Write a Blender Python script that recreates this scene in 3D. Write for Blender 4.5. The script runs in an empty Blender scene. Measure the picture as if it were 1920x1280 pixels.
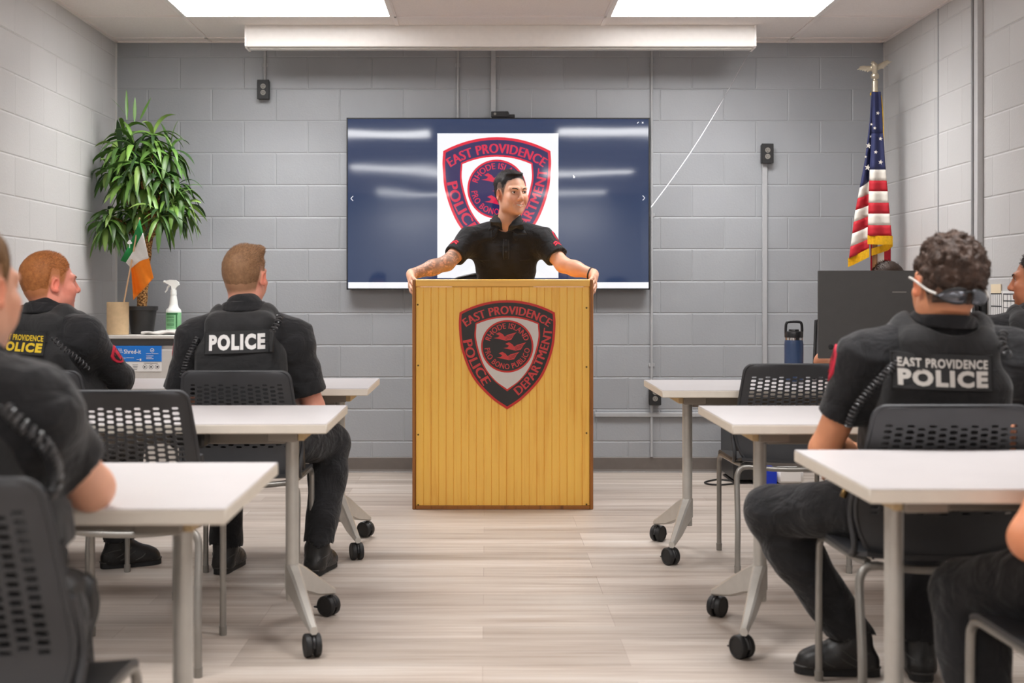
import bpy, math, random
import numpy as np
from mathutils import Vector, Matrix
from mathutils.bvhtree import BVHTree
random.seed(7)
rng = np.random.default_rng(11)
S = bpy.context.scene
COL = S.collection

# ------------------------------------------------------------------ camera, world, exposure
F_PX, CX, CY, CAM_Z = 2350.0, 912.0, 550.0, 1.134
cam_d = bpy.data.cameras.new('camera')
cam = bpy.data.objects.new('camera', cam_d)
COL.objects.link(cam)
cam.location = (0, 0, CAM_Z)
cam.rotation_euler = (math.pi / 2, 0, 0)
cam_d.sensor_width = 36.0
cam_d.lens = F_PX / 1920 * 36.0
cam_d.shift_x = (960 - CX) / 1920
cam_d.shift_y = (CY - 640) / 1920
cam_d.clip_start = 0.05
cam_d.dof.use_dof = True
cam_d.dof.focus_distance = 6.3
cam_d.dof.aperture_fstop = 3.2
S.camera = cam
S.view_settings.view_transform = 'Standard'
S.view_settings.look = 'None'
S.view_settings.gamma = 1.0
S.view_settings.use_curve_mapping = False
S.view_settings.exposure = 0.0
S.cycles.max_bounces = 8
S.cycles.diffuse_bounces = 5
S.cycles.glossy_bounces = 4
S.cycles.caustics_reflective = False
S.cycles.caustics_refractive = False
S.cycles.sample_clamp_indirect = 6.0
wd = bpy.data.worlds.new('world')
S.world = wd
wd.use_nodes = True
wd.node_tree.nodes['Background'].inputs[0].default_value = (0.5, 0.5, 0.52, 1)
wd.node_tree.nodes['Background'].inputs[1].default_value = 0.02
PANEL_L = 11.5         # radiance of the ceiling light diffusers
LAMP_W = 20.0          # watts of the lamp in each ceiling panel
LAMP_SPREAD = 2.3      # beam of the panel lens, radians

XL, XR, YB, YF, ZC = -2.352, 2.525, 7.953, -4.6, 2.731   # room

def W(px, py, d):
    return Vector(((px - CX) * d / F_PX, d, CAM_Z - (py - CY) * d / F_PX))

# ------------------------------------------------------------------ materials
def srgb(r, g, b):
    def f(c):
        c /= 255.0
        return c / 12.92 if c <= 0.04045 else ((c + 0.055) / 1.055) ** 2.4
    return (f(r), f(g), f(b), 1.0)

class NT:
    def __init__(self, name):
        self.m = bpy.data.materials.new(name)
        self.m.use_nodes = True
        self.t = self.m.node_tree
        self.b = self.t.nodes['Principled BSDF']
    def n(self, typ, **kw):
        nd = self.t.nodes.new(typ)
        for k, v in kw.items():
            if k in nd.inputs.keys():
                nd.inputs[k].default_value = v
            else:
                setattr(nd, k, v)
        return nd
    def l(self, a, b):
        self.t.links.new(a, b)
    def set(self, **kw):
        for k, v in kw.items():
            self.b.inputs[k.replace('_', ' ')].default_value = v

def ramp(nt, fac, stops):
    r = nt.n('ShaderNodeValToRGB')
    e = r.color_ramp.elements
    while len(e) > len(stops):
        e.remove(e[-1])
    while len(e) < len(stops):
        e.new(0.5)
    for i, (p, c) in enumerate(stops):
        e[i].position = p
        e[i].color = c
    nt.l(fac, r.inputs[0])
    return r

def coords(nt, kind='Object', scale=(1, 1, 1), loc=(0, 0, 0)):
    tc = nt.n('ShaderNodeTexCoord')
    mp = nt.n('ShaderNodeMapping')
    mp.inputs['Scale'].default_value = scale
    mp.inputs['Location'].default_value = loc
    nt.l(tc.outputs[kind], mp.inputs[0])
    return mp.outputs[0]

def bump(nt, h, strength, dist, normal=None):
    b = nt.n('ShaderNodeBump')
    b.inputs['Strength'].default_value = strength
    b.inputs['Distance'].default_value = dist
    nt.l(h, b.inputs['Height'])
    if normal is not None:
        nt.l(normal, b.inputs['Normal'])
    return b.outputs[0]

def mat(name, col, rough=0.5, metal=0.0, noise=0.0, nscale=30, bmp=0.0, bscale=200, spec=0.5, coat=0.0):
    nt = NT(name)
    nt.set(Base_Color=col, Roughness=rough, Metallic=metal, Specular_IOR_Level=spec, Coat_Weight=coat)
    co = coords(nt)
    nz = nt.n('ShaderNodeTexNoise', Scale=float(nscale), Detail=4.0)
    nt.l(co, nz.inputs['Vector'])
    if noise > 0:
        lo = tuple(c * (1 - noise) for c in col[:3]) + (1,)
        hi = tuple(min(1, c * (1 + noise)) for c in col[:3]) + (1,)
        r = ramp(nt, nz.outputs[0], [(0.3, lo), (0.7, hi)])
        nt.l(r.outputs[0], nt.b.inputs['Base Color'])
    if bmp > 0:
        n2 = nt.n('ShaderNodeTexNoise', Scale=float(bscale), Detail=3.0)
        nt.l(co, n2.inputs['Vector'])
        nt.l(bump(nt, n2.outputs[0], bmp, 0.003), nt.b.inputs['Normal'])
    return nt.m

def emis(name, col, strength, base=(0, 0, 0, 1), rough=0.4):
    nt = NT(name)
    nt.set(Base_Color=base, Roughness=rough, Emission_Color=col, Emission_Strength=strength)
    return nt.m

def block_mat(name, col, axis, x_off=0.1174, z_off=0.008, rough=0.42, dk=0.9, lt=1.12, big=0.12):
    """painted concrete block: 16 x 8 inch running bond, soft joints, fine orange-peel"""
    nt = NT(name)
    tc = nt.n('ShaderNodeTexCoord')
    sp = nt.n('ShaderNodeSeparateXYZ')
    nt.l(tc.outputs['Object'], sp.inputs[0])
    cb = nt.n('ShaderNodeCombineXYZ')
    nt.l(sp.outputs[axis], cb.inputs[0])
    nt.l(sp.outputs[2], cb.inputs[1])
    ad = nt.n('ShaderNodeVectorMath', operation='ADD')
    ad.inputs[1].default_value = (x_off + 40 * 0.4064, z_off, 0)
    nt.l(cb.outputs[0], ad.inputs[0])
    c1 = tuple(c * 0.965 for c in col[:3]) + (1,)
    c2 = tuple(min(1, c * 1.035) for c in col[:3]) + (1,)
    mo = tuple(min(1, c * lt) for c in col[:3]) + (1,)
    br = nt.n('ShaderNodeTexBrick', Scale=1.0, Color1=c1, Color2=c2, Mortar=mo)
    br.inputs['Mortar Size'].default_value = 0.0075
    br.inputs['Mortar Smooth'].default_value = 1.0
    br.inputs['Brick Width'].default_value = 0.4064
    br.inputs['Row Height'].default_value = 0.2032
    br.offset = 0.5
    nt.l(ad.outputs[0], br.inputs['Vector'])
    nz = nt.n('ShaderNodeTexNoise', Scale=1.7, Detail=5.0)
    nt.l(tc.outputs['Object'], nz.inputs['Vector'])
    mx = nt.n('ShaderNodeMix', data_type='RGBA', blend_type='MULTIPLY')
    mx.inputs[0].default_value = 1.0
    nt.l(br.outputs['Color'], mx.inputs[6])
    rp = ramp(nt, nz.outputs[0], [(0.3, (1 - big, 1 - big, 1 - big, 1)), (0.7, (1, 1, 1, 1))])
    nt.l(rp.outputs[0], mx.inputs[7])
    nt.l(mx.outputs[2], nt.b.inputs['Base Color'])
    # height: joints recessed, pitted face
    inv = nt.n('ShaderNodeMath', operation='SUBTRACT')
    inv.inputs[0].default_value = 1.0
    nt.l(br.outputs['Fac'], inv.inputs[1])
    b1 = bump(nt, inv.outputs[0], 0.6, 0.0050)
    n3 = nt.n('ShaderNodeTexNoise', Scale=90.0, Detail=4.0)
    nt.l(tc.outputs['Object'], n3.inputs['Vector'])
    b2 = bump(nt, n3.outputs[0], 0.2, 0.004, b1)
    v4 = nt.n('ShaderNodeTexVoronoi', Scale=34.0)
    nt.l(tc.outputs['Object'], v4.inputs['Vector'])
    r4 = ramp(nt, v4.outputs['Distance'], [(0.02, (0, 0, 0, 1)), (0.14, (1, 1, 1, 1))])
    b3 = bump(nt, r4.outputs[0], 0.16, 0.003, b2)
    nt.l(b3, nt.b.inputs['Normal'])
    nt.set(Roughness=rough)
    return nt.m

def floor_mat():
    nt = NT('vinyl_plank')
    tc = nt.n('ShaderNodeTexCoord')
    br = nt.n('ShaderNodeTexBrick', Scale=1.0, Color1=srgb(186, 178, 170), Color2=srgb(214, 207, 200), Mortar=srgb(176, 165, 157))
    br.inputs['Mortar Size'].default_value = 0.0012
    br.inputs['Mortar Smooth'].default_value = 0.3
    br.inputs['Brick Width'].default_value = 1.22
    br.inputs['Row Height'].default_value = 0.152
    br.offset = 0.37
    br.offset_frequency = 3
    mp = nt.n('ShaderNodeMapping')
    mp.inputs['Location'].default_value = (20.3, 20.05, 0)
    nt.l(tc.outputs['Object'], mp.inputs[0])
    nt.l(mp.outputs[0], br.inputs['Vector'])
    m2 = nt.n('ShaderNodeMapping')
    m2.inputs['Scale'].default_value = (0.6, 9.0, 1)
    nt.l(tc.outputs['Object'], m2.inputs[0])
    nz = nt.n('ShaderNodeTexNoise', Scale=1.6, Detail=6.0, Roughness=0.62)
    nt.l(m2.outputs[0], nz.inputs['Vector'])
    m3 = nt.n('ShaderNodeMapping')
    m3.inputs['Scale'].default_value = (2.2, 90.0, 1)
    nt.l(tc.outputs['Object'], m3.inputs[0])
    n2 = nt.n('ShaderNodeTexNoise', Scale=1.0, Detail=5.0)
    nt.l(m3.outputs[0], n2.inputs['Vector'])
    r1 = ramp(nt, nz.outputs[0], [(0.3, srgb(208, 198, 191)), (0.5, srgb(240, 235, 231)), (0.68, (1, 1, 1, 1))])
    r2 = ramp(nt, n2.outputs[0], [(0.35, srgb(240, 235, 231)), (0.65, (1, 1, 1, 1))])
    mx = nt.n('ShaderNodeMix', data_type='RGBA', blend_type='MULTIPLY')
    mx.inputs[0].default_value = 1.0
    nt.l(br.outputs['Color'], mx.inputs[6]); nt.l(r1.outputs[0], mx.inputs[7])
    my = nt.n('ShaderNodeMix', data_type='RGBA', blend_type='MULTIPLY')
    my.inputs[0].default_value = 1.0
    nt.l(mx.outputs[2], my.inputs[6]); nt.l(r2.outputs[0], my.inputs[7])
    nt.l(my.outputs[2], nt.b.inputs['Base Color'])
    inv = nt.n('ShaderNodeMath', operation='SUBTRACT')
    inv.inputs[0].default_value = 1.0
    nt.l(br.outputs['Fac'], inv.inputs[1])
    b1 = bump(nt, inv.outputs[0], 0.4, 0.001)
    nt.l(bump(nt, n2.outputs[0], 0.06, 0.001, b1), nt.b.inputs['Normal'])
    nt.set(Roughness=0.48, Specular_IOR_Level=0.4)
    return nt.m

def wood_mat(name, c_dark, c_light, scale=(26, 26, 1.4), rough=0.38):
    nt = NT(name)
    co = coords(nt, scale=scale)
    nz = nt.n('ShaderNodeTexNoise', Scale=1.3, Detail=7.0, Roughness=0.6, Distortion=0.5)
    nt.l(co, nz.inputs['Vector'])
    r = ramp(nt, nz.outputs[0], [(0.25, c_dark), (0.48, c_light), (0.8, tuple(min(1, c * 1.08) for c in c_light[:3]) + (1,))])
    nt.l(r.outputs[0], nt.b.inputs['Base Color'])
    nt.l(bump(nt, nz.outputs[0], 0.05, 0.002), nt.b.inputs['Normal'])
    nt.set(Roughness=rough, Coat_Weight=0.2, Coat_Roughness=0.25)
    return nt.m

def cloth_mat(name, col, rough=0.85, weave=1400.0, fold=0.35, sheen=0.15, spec=0.2):
    nt = NT(name)
    nt.set(Base_Color=col, Roughness=rough, Sheen_Weight=sheen, Specular_IOR_Level=spec)
    co = coords(nt)
    n1 = nt.n('ShaderNodeTexNoise', Scale=11.0, Detail=3.0, Distortion=1.3)
    nt.l(co, n1.inputs['Vector'])
    m = nt.n('ShaderNodeMapping')
    m.inputs['Rotation'].default_value = (0.5, 0.9, 0.4)
    m.inputs['Scale'].default_value = (3.0, 14.0, 26.0)
    nt.l(co, m.inputs[0])
    n2 = nt.n('ShaderNodeTexNoise', Scale=1.0, Detail=2.0, Distortion=0.8)
    nt.l(m.outputs[0], n2.inputs['Vector'])
    b1 = bump(nt, n1.outputs[0], fold, 0.03)
    b2 = bump(nt, n2.outputs[0], fold * 0.9, 0.014, b1)
    n3 = nt.n('ShaderNodeTexNoise', Scale=weave, Detail=1.0)
    nt.l(co, n3.inputs['Vector'])
    nt.l(bump(nt, n3.outputs[0], 0.15, 0.001, b2), nt.b.inputs['Normal'])
    r = ramp(nt, n1.outputs[0], [(0.3, tuple(c * 0.85 for c in col[:3]) + (1,)), (0.75, tuple(min(1, c * 1.2) for c in col[:3]) + (1,))])
    nt.l(r.outputs[0], nt.b.inputs['Base Color'])
    return nt.m

def col_attr_mat(name, rough=0.5, sss=0.0, bmp=0.0, bscale=300, spec=0.4, mul=0.1, nscale=60):
    nt = NT(name)
    a = nt.n('ShaderNodeAttribute', attribute_name='Col')
    co = coords(nt)
    nz = nt.n('ShaderNodeTexNoise', Scale=float(nscale), Detail=4.0)
    nt.l(co, nz.inputs['Vector'])
    r = ramp(nt, nz.outputs[0], [(0.3, (1 - mul, 1 - mul * 1.2, 1 - mul * 1.2, 1)), (0.7, (1, 1, 1, 1))])
    mx = nt.n('ShaderNodeMix', data_type='RGBA', blend_type='MULTIPLY')
    mx.inputs[0].default_value = 1.0
    nt.l(a.outputs['Color'], mx.inputs[6]); nt.l(r.outputs[0], mx.inputs[7])
    nt.l(mx.outputs[2], nt.b.inputs['Base Color'])
    nt.set(Roughness=rough, Subsurface_Weight=sss, Specular_IOR_Level=spec)
    nt.b.inputs['Subsurface Radius'].default_value = (0.012, 0.005, 0.003)
    if sss:
        nt.b.inputs['Subsurface Scale'].default_value = 0.4
    if bmp:
        n2 = nt.n('ShaderNodeTexNoise', Scale=float(bscale), Detail=3.0)
        nt.l(co, n2.inputs['Vector'])
        nt.l(bump(nt, n2.outputs[0], bmp, 0.002), nt.b.inputs['Normal'])
    return nt.m

M = {}
M['wall_back'] = block_mat('painted_block_grey', srgb(158, 161, 165), 0, lt=1.08)
M['wall_side'] = block_mat('painted_block_pale', srgb(200, 199, 198), 1, x_off=0.05, rough=0.5, big=0.05, lt=1.0)
M['floor'] = floor_mat()
M['ceiling'] = mat('ceiling_tile', srgb(236, 229, 225), 0.9, noise=0.04, nscale=120, bmp=0.3, bscale=260)
M['grid'] = mat('ceiling_grid', srgb(240, 232, 228), 0.5)
M['base'] = mat('rubber_base', srgb(104, 97, 92), 0.5, noise=0.05)
M['grout'] = mat('pale_caulk', srgb(205, 204, 202), 0.7)
M['race'] = mat('grey_raceway', srgb(168, 169, 171), 0.35, noise=0.03)
M['race_pale'] = mat('pale_raceway', srgb(196, 196, 197), 0.35, noise=0.03)
M['lamp'] = emis('light_diffuser', (1, 0.99, 0.985, 1), PANEL_L, base=(0.8, 0.8, 0.8, 1))
M['white_metal'] = mat('white_enamel', srgb(236, 232, 228), 0.35, noise=0.02)
M['lam'] = mat('white_laminate', srgb(200, 195, 195), 0.32, noise=0.02, nscale=8)
M['lam_edge'] = mat('cream_edge_band', srgb(218, 210, 198), 0.45, noise=0.03, nscale=20)
M['silver'] = mat('silver_paint', srgb(190, 187, 181), 0.38, metal=0.35, noise=0.04, bmp=0.02)
M['silver_d'] = mat('grey_steel_tube', srgb(150, 147, 142), 0.35, metal=0.55, noise=0.05)
M['beam'] = mat('grey_beam_paint', srgb(140, 133, 125), 0.5, metal=0.2)
M['tan'] = mat('tan_bracket', srgb(196, 172, 132), 0.5, noise=0.1)
M['plastic'] = mat('charcoal_plastic', srgb(53, 54, 57), 0.45, noise=0.08, nscale=12, bmp=0.05, bscale=900)
M['black'] = mat('black_plastic', srgb(30, 30, 32), 0.38, noise=0.1)
M['rubber'] = mat('black_rubber', srgb(26, 26, 27), 0.55, noise=0.1)
M['glide'] = mat('grey_glide', srgb(130, 126, 120), 0.5, noise=0.05)
M['chrome'] = mat('bright_metal', srgb(205, 205, 205), 0.18, metal=1.0, noise=0.05)
M['pine'] = wood_mat('varnished_beadboard', srgb(240, 176, 66), srgb(253, 200, 90))
M['pine_rail'] = wood_mat('varnished_rail', srgb(228, 160, 60), srgb(248, 190, 88), scale=(1.4, 26, 26))
M['oak_dark'] = wood_mat('dark_wood_edge', srgb(96, 54, 18), srgb(158, 98, 36))
M['screw'] = mat('bronze_screw', srgb(120, 96, 60), 0.35, metal=0.9)
# ------------------------------------------------------------------ object kit
OFF = {}
def link(o, parent=None):
    COL.objects.link(o)
    if parent is not None:
        o.parent = parent
        OFF[o.name] = OFF.get(parent.name, Vector((0, 0, 0)))
    return o

def tag(o, label=None, cat=None, group=None, kind=None):
    if label: o['label'] = label
    if cat: o['category'] = cat
    if group: o['group'] = group
    if kind: o['kind'] = kind
    return o

def thing(name, label, cat, loc=(0, 0, 0), rz=0.0, group=None):
    o = bpy.data.objects.new(name, None)
    o.empty_display_size = 0.1
    COL.objects.link(o)
    o.location = loc
    o.rotation_euler = (0, 0, rz)
    tag(o, label, cat, group)
    return o

def thing_world(name, label, cat, loc, group=None):
    """a thing whose parts are given in world coordinates"""
    o = thing(name, label, cat, loc, 0, group)
    OFF[o.name] = Vector(loc)
    return o

def copy_tree(o, parent=None):
    c = o.copy()
    COL.objects.link(c)
    if parent is not None:
        c.parent = parent
    for ch in [k for k in bpy.data.objects if k.parent == o]:
        copy_tree(ch, c)
    return c

def frame_from(f, u=(0, 0, 1)):
    f = Vector(f).normalized()
    r = f.cross(Vector(u)).normalized()
    u = r.cross(f)
    return Matrix((r, f, u)).transposed()      # columns right, forward, up

class MB:
    def __init__(self):
        self.v, self.f, self.m = [], [], []
    def add(self, vs, fs, m=0):
        b = len(self.v)
        self.v.extend(tuple(v) for v in vs)
        for f in fs:
            self.f.append(tuple(b + i for i in f))
            self.m.append(m)
        return self
    def box(self, c, h, m=0, bevel=0.0, R=None):
        c = Vector(c); hx, hy, hz = h
        b = min(bevel, hx * .9, hy * .9, hz * .9)
        vs, idx = [], {}
        for sx in (-1, 1):
            for sy in (-1, 1):
                for sz in (-1, 1):
                    if b <= 0:
                        idx[(sx, sy, sz)] = len(vs)
                        vs.append(Vector((sx * hx, sy * hy, sz * hz)))
                    else:
                        for a in range(3):
                            q = [sx * (hx - b), sy * (hy - b), sz * (hz - b)]
                            q[a] = (sx * hx, sy * hy, sz * hz)[a]
                            idx[(sx, sy, sz, a)] = len(vs)
                            vs.append(Vector(q))
        fs = []
        def quad(pts):
            n = (pts[1][1] - pts[0][1]).cross(pts[2][1] - pts[0][1])
            cc = sum((p[1] for p in pts), Vector()) / len(pts)
            ids = [p[0] for p in pts]
            fs.append(ids if n.dot(cc) > 0 else ids[::-1])
        G = lambda s, a=None: (idx[s] if b <= 0 else idx[s + (a,)], vs[idx[s] if b <= 0 else idx[s + (a,)]])
        for a in range(3):
            o1, o2 = (a + 1) % 3, (a + 2) % 3
            for s in (-1, 1):
                pts = []
                for (p, q) in ((-1, -1), (1, -1), (1, 1), (-1, 1)):
                    k = [0, 0, 0]; k[a] = s; k[o1] = p; k[o2] = q
                    pts.append(G(tuple(k), a))
                quad(pts)
        if b > 0:
            for a in range(3):
                o1, o2 = (a + 1) % 3, (a + 2) % 3
                for p in (-1, 1):
                    for q in (-1, 1):
                        k0 = [0, 0, 0]; k0[a] = -1; k0[o1] = p; k0[o2] = q
                        k1 = list(k0); k1[a] = 1
                        quad([G(tuple(k0), o1), G(tuple(k1), o1), G(tuple(k1), o2), G(tuple(k0), o2)])
            for sx in (-1, 1):
                for sy in (-1, 1):
                    for sz in (-1, 1):
                        quad([G((sx, sy, sz), a) for a in range(3)])
        if R is not None:
            vs = [R @ v for v in vs]
        return self.add([c + v for v in vs], fs, m)
    def cyl(self, a, b, ra, rb=None, n=16, m=0, caps=True):
        a, b = Vector(a), Vector(b)
        rb = ra if rb is None else rb
        d = (b - a).normalized()
        x = d.orthogonal().normalized(); y = d.cross(x)
        vs = []
        for c, r in ((a, ra), (b, rb)):
            for i in range(n):
                t = 2 * math.pi * i / n
                vs.append(c + x * (r * math.cos(t)) + y * (r * math.sin(t)))
        fs = [(i, (i + 1) % n, n + (i + 1) % n, n + i) for i in range(n)]
        if caps:
            fs.append(tuple(range(n))[::-1]); fs.append(tuple(range(n, 2 * n)))
        return self.add(vs, fs, m)
    def tube(self, pts, r, n=10, m=0, caps=True, closed=False):
        pts = [Vector(p) for p in pts]
        N = len(pts)
        rs = list(r) if hasattr(r, '__len__') else [r] * N
        vs, fs = [], []
        prev = None
        for i, p in enumerate(pts):
            if closed:
                d = (pts[(i + 1) % N] - pts[i - 1]).normalized()
            else:
                d = (pts[min(i + 1, N - 1)] - pts[max(i - 1, 0)]).normalized()
            x = d.orthogonal().normalized() if prev is None else (prev - d * prev.dot(d)).normalized()
            prev = x
            y = d.cross(x)
            for k in range(n):
                t = 2 * math.pi * k / n
                vs.append(p + x * (rs[i] * math.cos(t)) + y * (rs[i] * math.sin(t)))
        for i in range(N if closed else N - 1):
            j = (i + 1) % N
            for k in range(n):
                fs.append((i * n + k, i * n + (k + 1) % n, j * n + (k + 1) % n, j * n + k))
        if caps and not closed:
            fs.append(tuple(range(n))[::-1])
            fs.append(tuple(range((N - 1) * n, N * n)))
        return self.add(vs, fs, m)
    def lathe(self, prof, c=(0, 0, 0), n=24, m=0, R=None):
        c = Vector(c); vs, fs = [], []
        for (r, z) in prof:
            for i in range(n):
                t = 2 * math.pi * i / n
                q = Vector((r * math.cos(t), r * math.sin(t), z))
                vs.append(c + (R @ q if R is not None else q))
        for j in range(len(prof) - 1):
            for i in range(n):
                fs.append((j * n + i, j * n + (i + 1) % n, (j + 1) * n + (i + 1) % n, (j + 1) * n + i))
        fs.append(tuple(range(n))[::-1])
        fs.append(tuple(range((len(prof) - 1) * n, len(prof) * n)))
        return self.add(vs, fs, m)
    def ball(self, c, r, nu=16, nv=10, m=0, R=None):
        c = Vector(c); rx, ry, rz = r if hasattr(r, '__len__') else (r, r, r)
        vs, fs = [], []
        for j in range(nv + 1):
            p = math.pi * j / nv
            for i in range(nu):
                t = 2 * math.pi * i / nu
                q = Vector((rx * math.sin(p) * math.cos(t), ry * math.sin(p) * math.sin(t), -rz * math.cos(p)))
                vs.append(c + (R @ q if R is not None else q))
        for j in range(nv):
            for i in range(nu):
                fs.append((j * nu + i, j * nu + (i + 1) % nu, (j + 1) * nu + (i + 1) % nu, (j + 1) * nu + i))
        return self.add(vs, fs, m)
    def prism(self, outline, O, X, Y, depth, m=0):
        """2-D outline (counter-clockwise seen from X x Y) extruded by depth along X x Y"""
        O, X, Y = Vector(O), Vector(X), Vector(Y)
        N = X.cross(Y).normalized()
        n = len(outline)
        vs = [O + X * a + Y * b for a, b in outline] + [O + X * a + Y * b + N * depth for a, b in outline]
        fs = [tuple(range(n))[::-1], tuple(range(n, 2 * n))]
        fs += [(i, (i + 1) % n, n + (i + 1) % n, n + i) for i in range(n)]
        return self.add(vs, fs, m)
    def grid(self, fn, nu, nv, m=0, mfn=None):
        vs = [fn(i / nu, j / nv) for j in range(nv + 1) for i in range(nu + 1)]
        b = len(self.v)
        self.v.extend(tuple(v) for v in vs)
        for j in range(nv):
            for i in range(nu):
                q = j * (nu + 1) + i
                self.f.append((b + q, b + q + 1, b + q + nu + 2, b + q + nu + 1))
                self.m.append(mfn((i + .5) / nu, (j + .5) / nv) if mfn else m)
        return self
    def build(self, name, mats, parent=None, smooth=True, angle=38, cols=None):
        me = bpy.data.meshes.new(name)
        off = OFF.get(parent.name, Vector((0, 0, 0))) if parent is not None else Vector((0, 0, 0))
        me.from_pydata([(v[0] - off.x, v[1] - off.y, v[2] - off.z) for v in self.v], [], self.f)
        mats = mats if isinstance(mats, (list, tuple)) else [mats]
        for mm in mats:
            me.materials.append(mm)
        me.polygons.foreach_set('material_index', self.m)
        if smooth:
            me.polygons.foreach_set('use_smooth', [True] * len(self.f))
            me.update()
            me.set_sharp_from_angle(angle=math.radians(angle))
        if cols is not None:
            at = me.color_attributes.new('Col', 'FLOAT_COLOR', 'POINT')
            at.data.foreach_set('color', np.asarray(cols, np.float32).ravel())
        me.update()
        o = bpy.data.objects.new(name, me)
        return link(o, parent)

def mesh_np(name, V, Q, mats, parent=None, cols=None, extra=None):
    """quads (and extra triangles) from numpy arrays"""
    off = OFF.get(parent.name, Vector((0, 0, 0))) if parent is not None else Vector((0, 0, 0))
    V = np.asarray(V, np.float64) - np.array(off)
    me = bpy.data.meshes.new(name)
    nq = len(Q); ne = 0 if extra is None else len(extra)
    me.vertices.add(len(V)); me.vertices.foreach_set('co', V.astype(np.float32).ravel())
    lv = np.asarray(Q, np.int32).ravel()
    st = np.arange(nq, dtype=np.int32) * 4
    tt = np.full(nq, 4, np.int32)
    if ne:
        lv = np.concatenate([lv, np.asarray(extra, np.int32).ravel()])
        st = np.concatenate([st, nq * 4 + np.arange(ne, dtype=np.int32) * 3])
    me.loops.add(len(lv)); me.loops.foreach_set('vertex_index', lv)
    me.polygons.add(nq + ne)
    me.polygons.foreach_set('loop_start', st)
    me.polygons.foreach_set('use_smooth', np.ones(nq + ne, bool))
    me.update(calc_edges=True)
    me.validate()
    for mm in (mats if isinstance(mats, (list, tuple)) else [mats]):
        me.materials.append(mm)
    if cols is not None:
        at = me.color_attributes.new('Col', 'FLOAT_COLOR', 'POINT')
        c4 = np.ones((len(V), 4), np.float32); c4[:, :3] = np.asarray(cols)[:, :3]
        at.data.foreach_set('color', c4.ravel())
    o = bpy.data.objects.new(name, me)
    return link(o, parent)

def struct(name, mb, mats, smooth=False):
    o = mb.build(name, mats, None, smooth)
    o['kind'] = 'structure'
    return o

def catmull(pts, n=8, closed=False):
    P = [np.array(p, float) for p in pts]
    out = []
    N = len(P)
    rngi = range(N if closed else N - 1)
    for i in rngi:
        p1, p2 = P[i], P[(i + 1) % N]
        p0 = P[i - 1] if (closed or i > 0) else 2 * p1 - p2
        p3 = P[(i + 2) % N] if (closed or i + 2 < N) else 2 * p2 - p1
        for k in range(n):
            t = k / n
            out.append(0.5 * ((2 * p1) + (-p0 + p2) * t + (2 * p0 - 5 * p1 + 4 * p2 - p3) * t * t + (-p0 + 3 * p1 - 3 * p2 + p3) * t ** 3))
    if not closed:
        out.append(P[-1])
    return out

# ------------------------------------------------------------------ lettering
_TX = {}
def text_geo(s, bold=0.0, spacing=1.0):
    """flat glyph mesh of s, cap height 1, starting at x = 0: (verts Nx2, faces, width)"""
    key = (s, bold, spacing)
    if key in _TX:
        return _TX[key]
    def mk(body):
        cu = bpy.data.curves.new('lettering', 'FONT')
        cu.body = body; cu.offset = bold; cu.space_character = spacing; cu.resolution_u = 3
        ob = bpy.data.objects.new('lettering', cu)
        COL.objects.link(ob)
        dg = bpy.context.evaluated_depsgraph_get()
        me = ob.evaluated_get(dg).to_mesh()
        v = np.array([tuple(q.co)[:2] for q in me.vertices]) if len(me.vertices) else np.zeros((0, 2))
        f = [tuple(p.vertices) for p in me.polygons]
        ob.evaluated_get(dg).to_mesh_clear()
        bpy.data.objects.remove(ob); bpy.data.curves.remove(cu)
        return v, f
    h, _ = mk('H')
    v, f = mk(s)
    H = h[:, 1].max() - h[:, 1].min()
    v = (v - np.array([v[:, 0].min(), h[:, 1].min()])) / H
    _TX[key] = (v, f, v[:, 0].max())
    return _TX[key]

def text_flat(mb, s, O, X, Y, w, h, m=0, bold=0.0, spacing=1.0, z=0.0, fn=None):
    """letters stretched into w x h, lower-left at O"""
    v, f, tw = text_geo(s, bold, spacing)
    O, X, Y = Vector(O), Vector(X), Vector(Y)
    N = X.cross(Y)
    if fn is None:
        vs = [O + X * (a / tw * w) + Y * (b * h) + N * z for a, b in v]
    else:
        vs = [fn(a / tw * w, b * h) for a, b in v]
    return mb.add(vs, f, m)

def text_path(v2, f, tw, path, h, scale_len=None):
    """bend letters along a 2-D polyline (baseline); returns 2-D points"""
    P = np.array(path); seg = np.diff(P, axis=0)
    L = np.hypot(seg[:, 0], seg[:, 1]); cum = np.concatenate([[0], np.cumsum(L)])
    T = seg / L[:, None]
    out = []
    for a, b in v2:
        s = a / tw * cum[-1]
        i = min(max(np.searchsorted(cum, s) - 1, 0), len(L) - 1)
        p = P[i] + T[i] * (s - cum[i])
        # smooth normal
        j = min(i + 1, len(L) - 1); w = (s - cum[i]) / L[i]
        t = T[i] * (1 - w) + T[j] * w if w > .5 else T[max(i - 1, 0)] * (.5 - w) + T[i] * (.5 + w)
        t = t / np.hypot(*t)
        out.append(p + np.array([-t[1], t[0]]) * b * h)
    return out

# ------------------------------------------------------------------ implicit bodies
def _smin(a, b, k):
    if k <= 0:
        return np.minimum(a, b)
    h = np.maximum(k - np.abs(a - b), 0) / k
    return np.minimum(a, b) - h * h * k * 0.25

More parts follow.
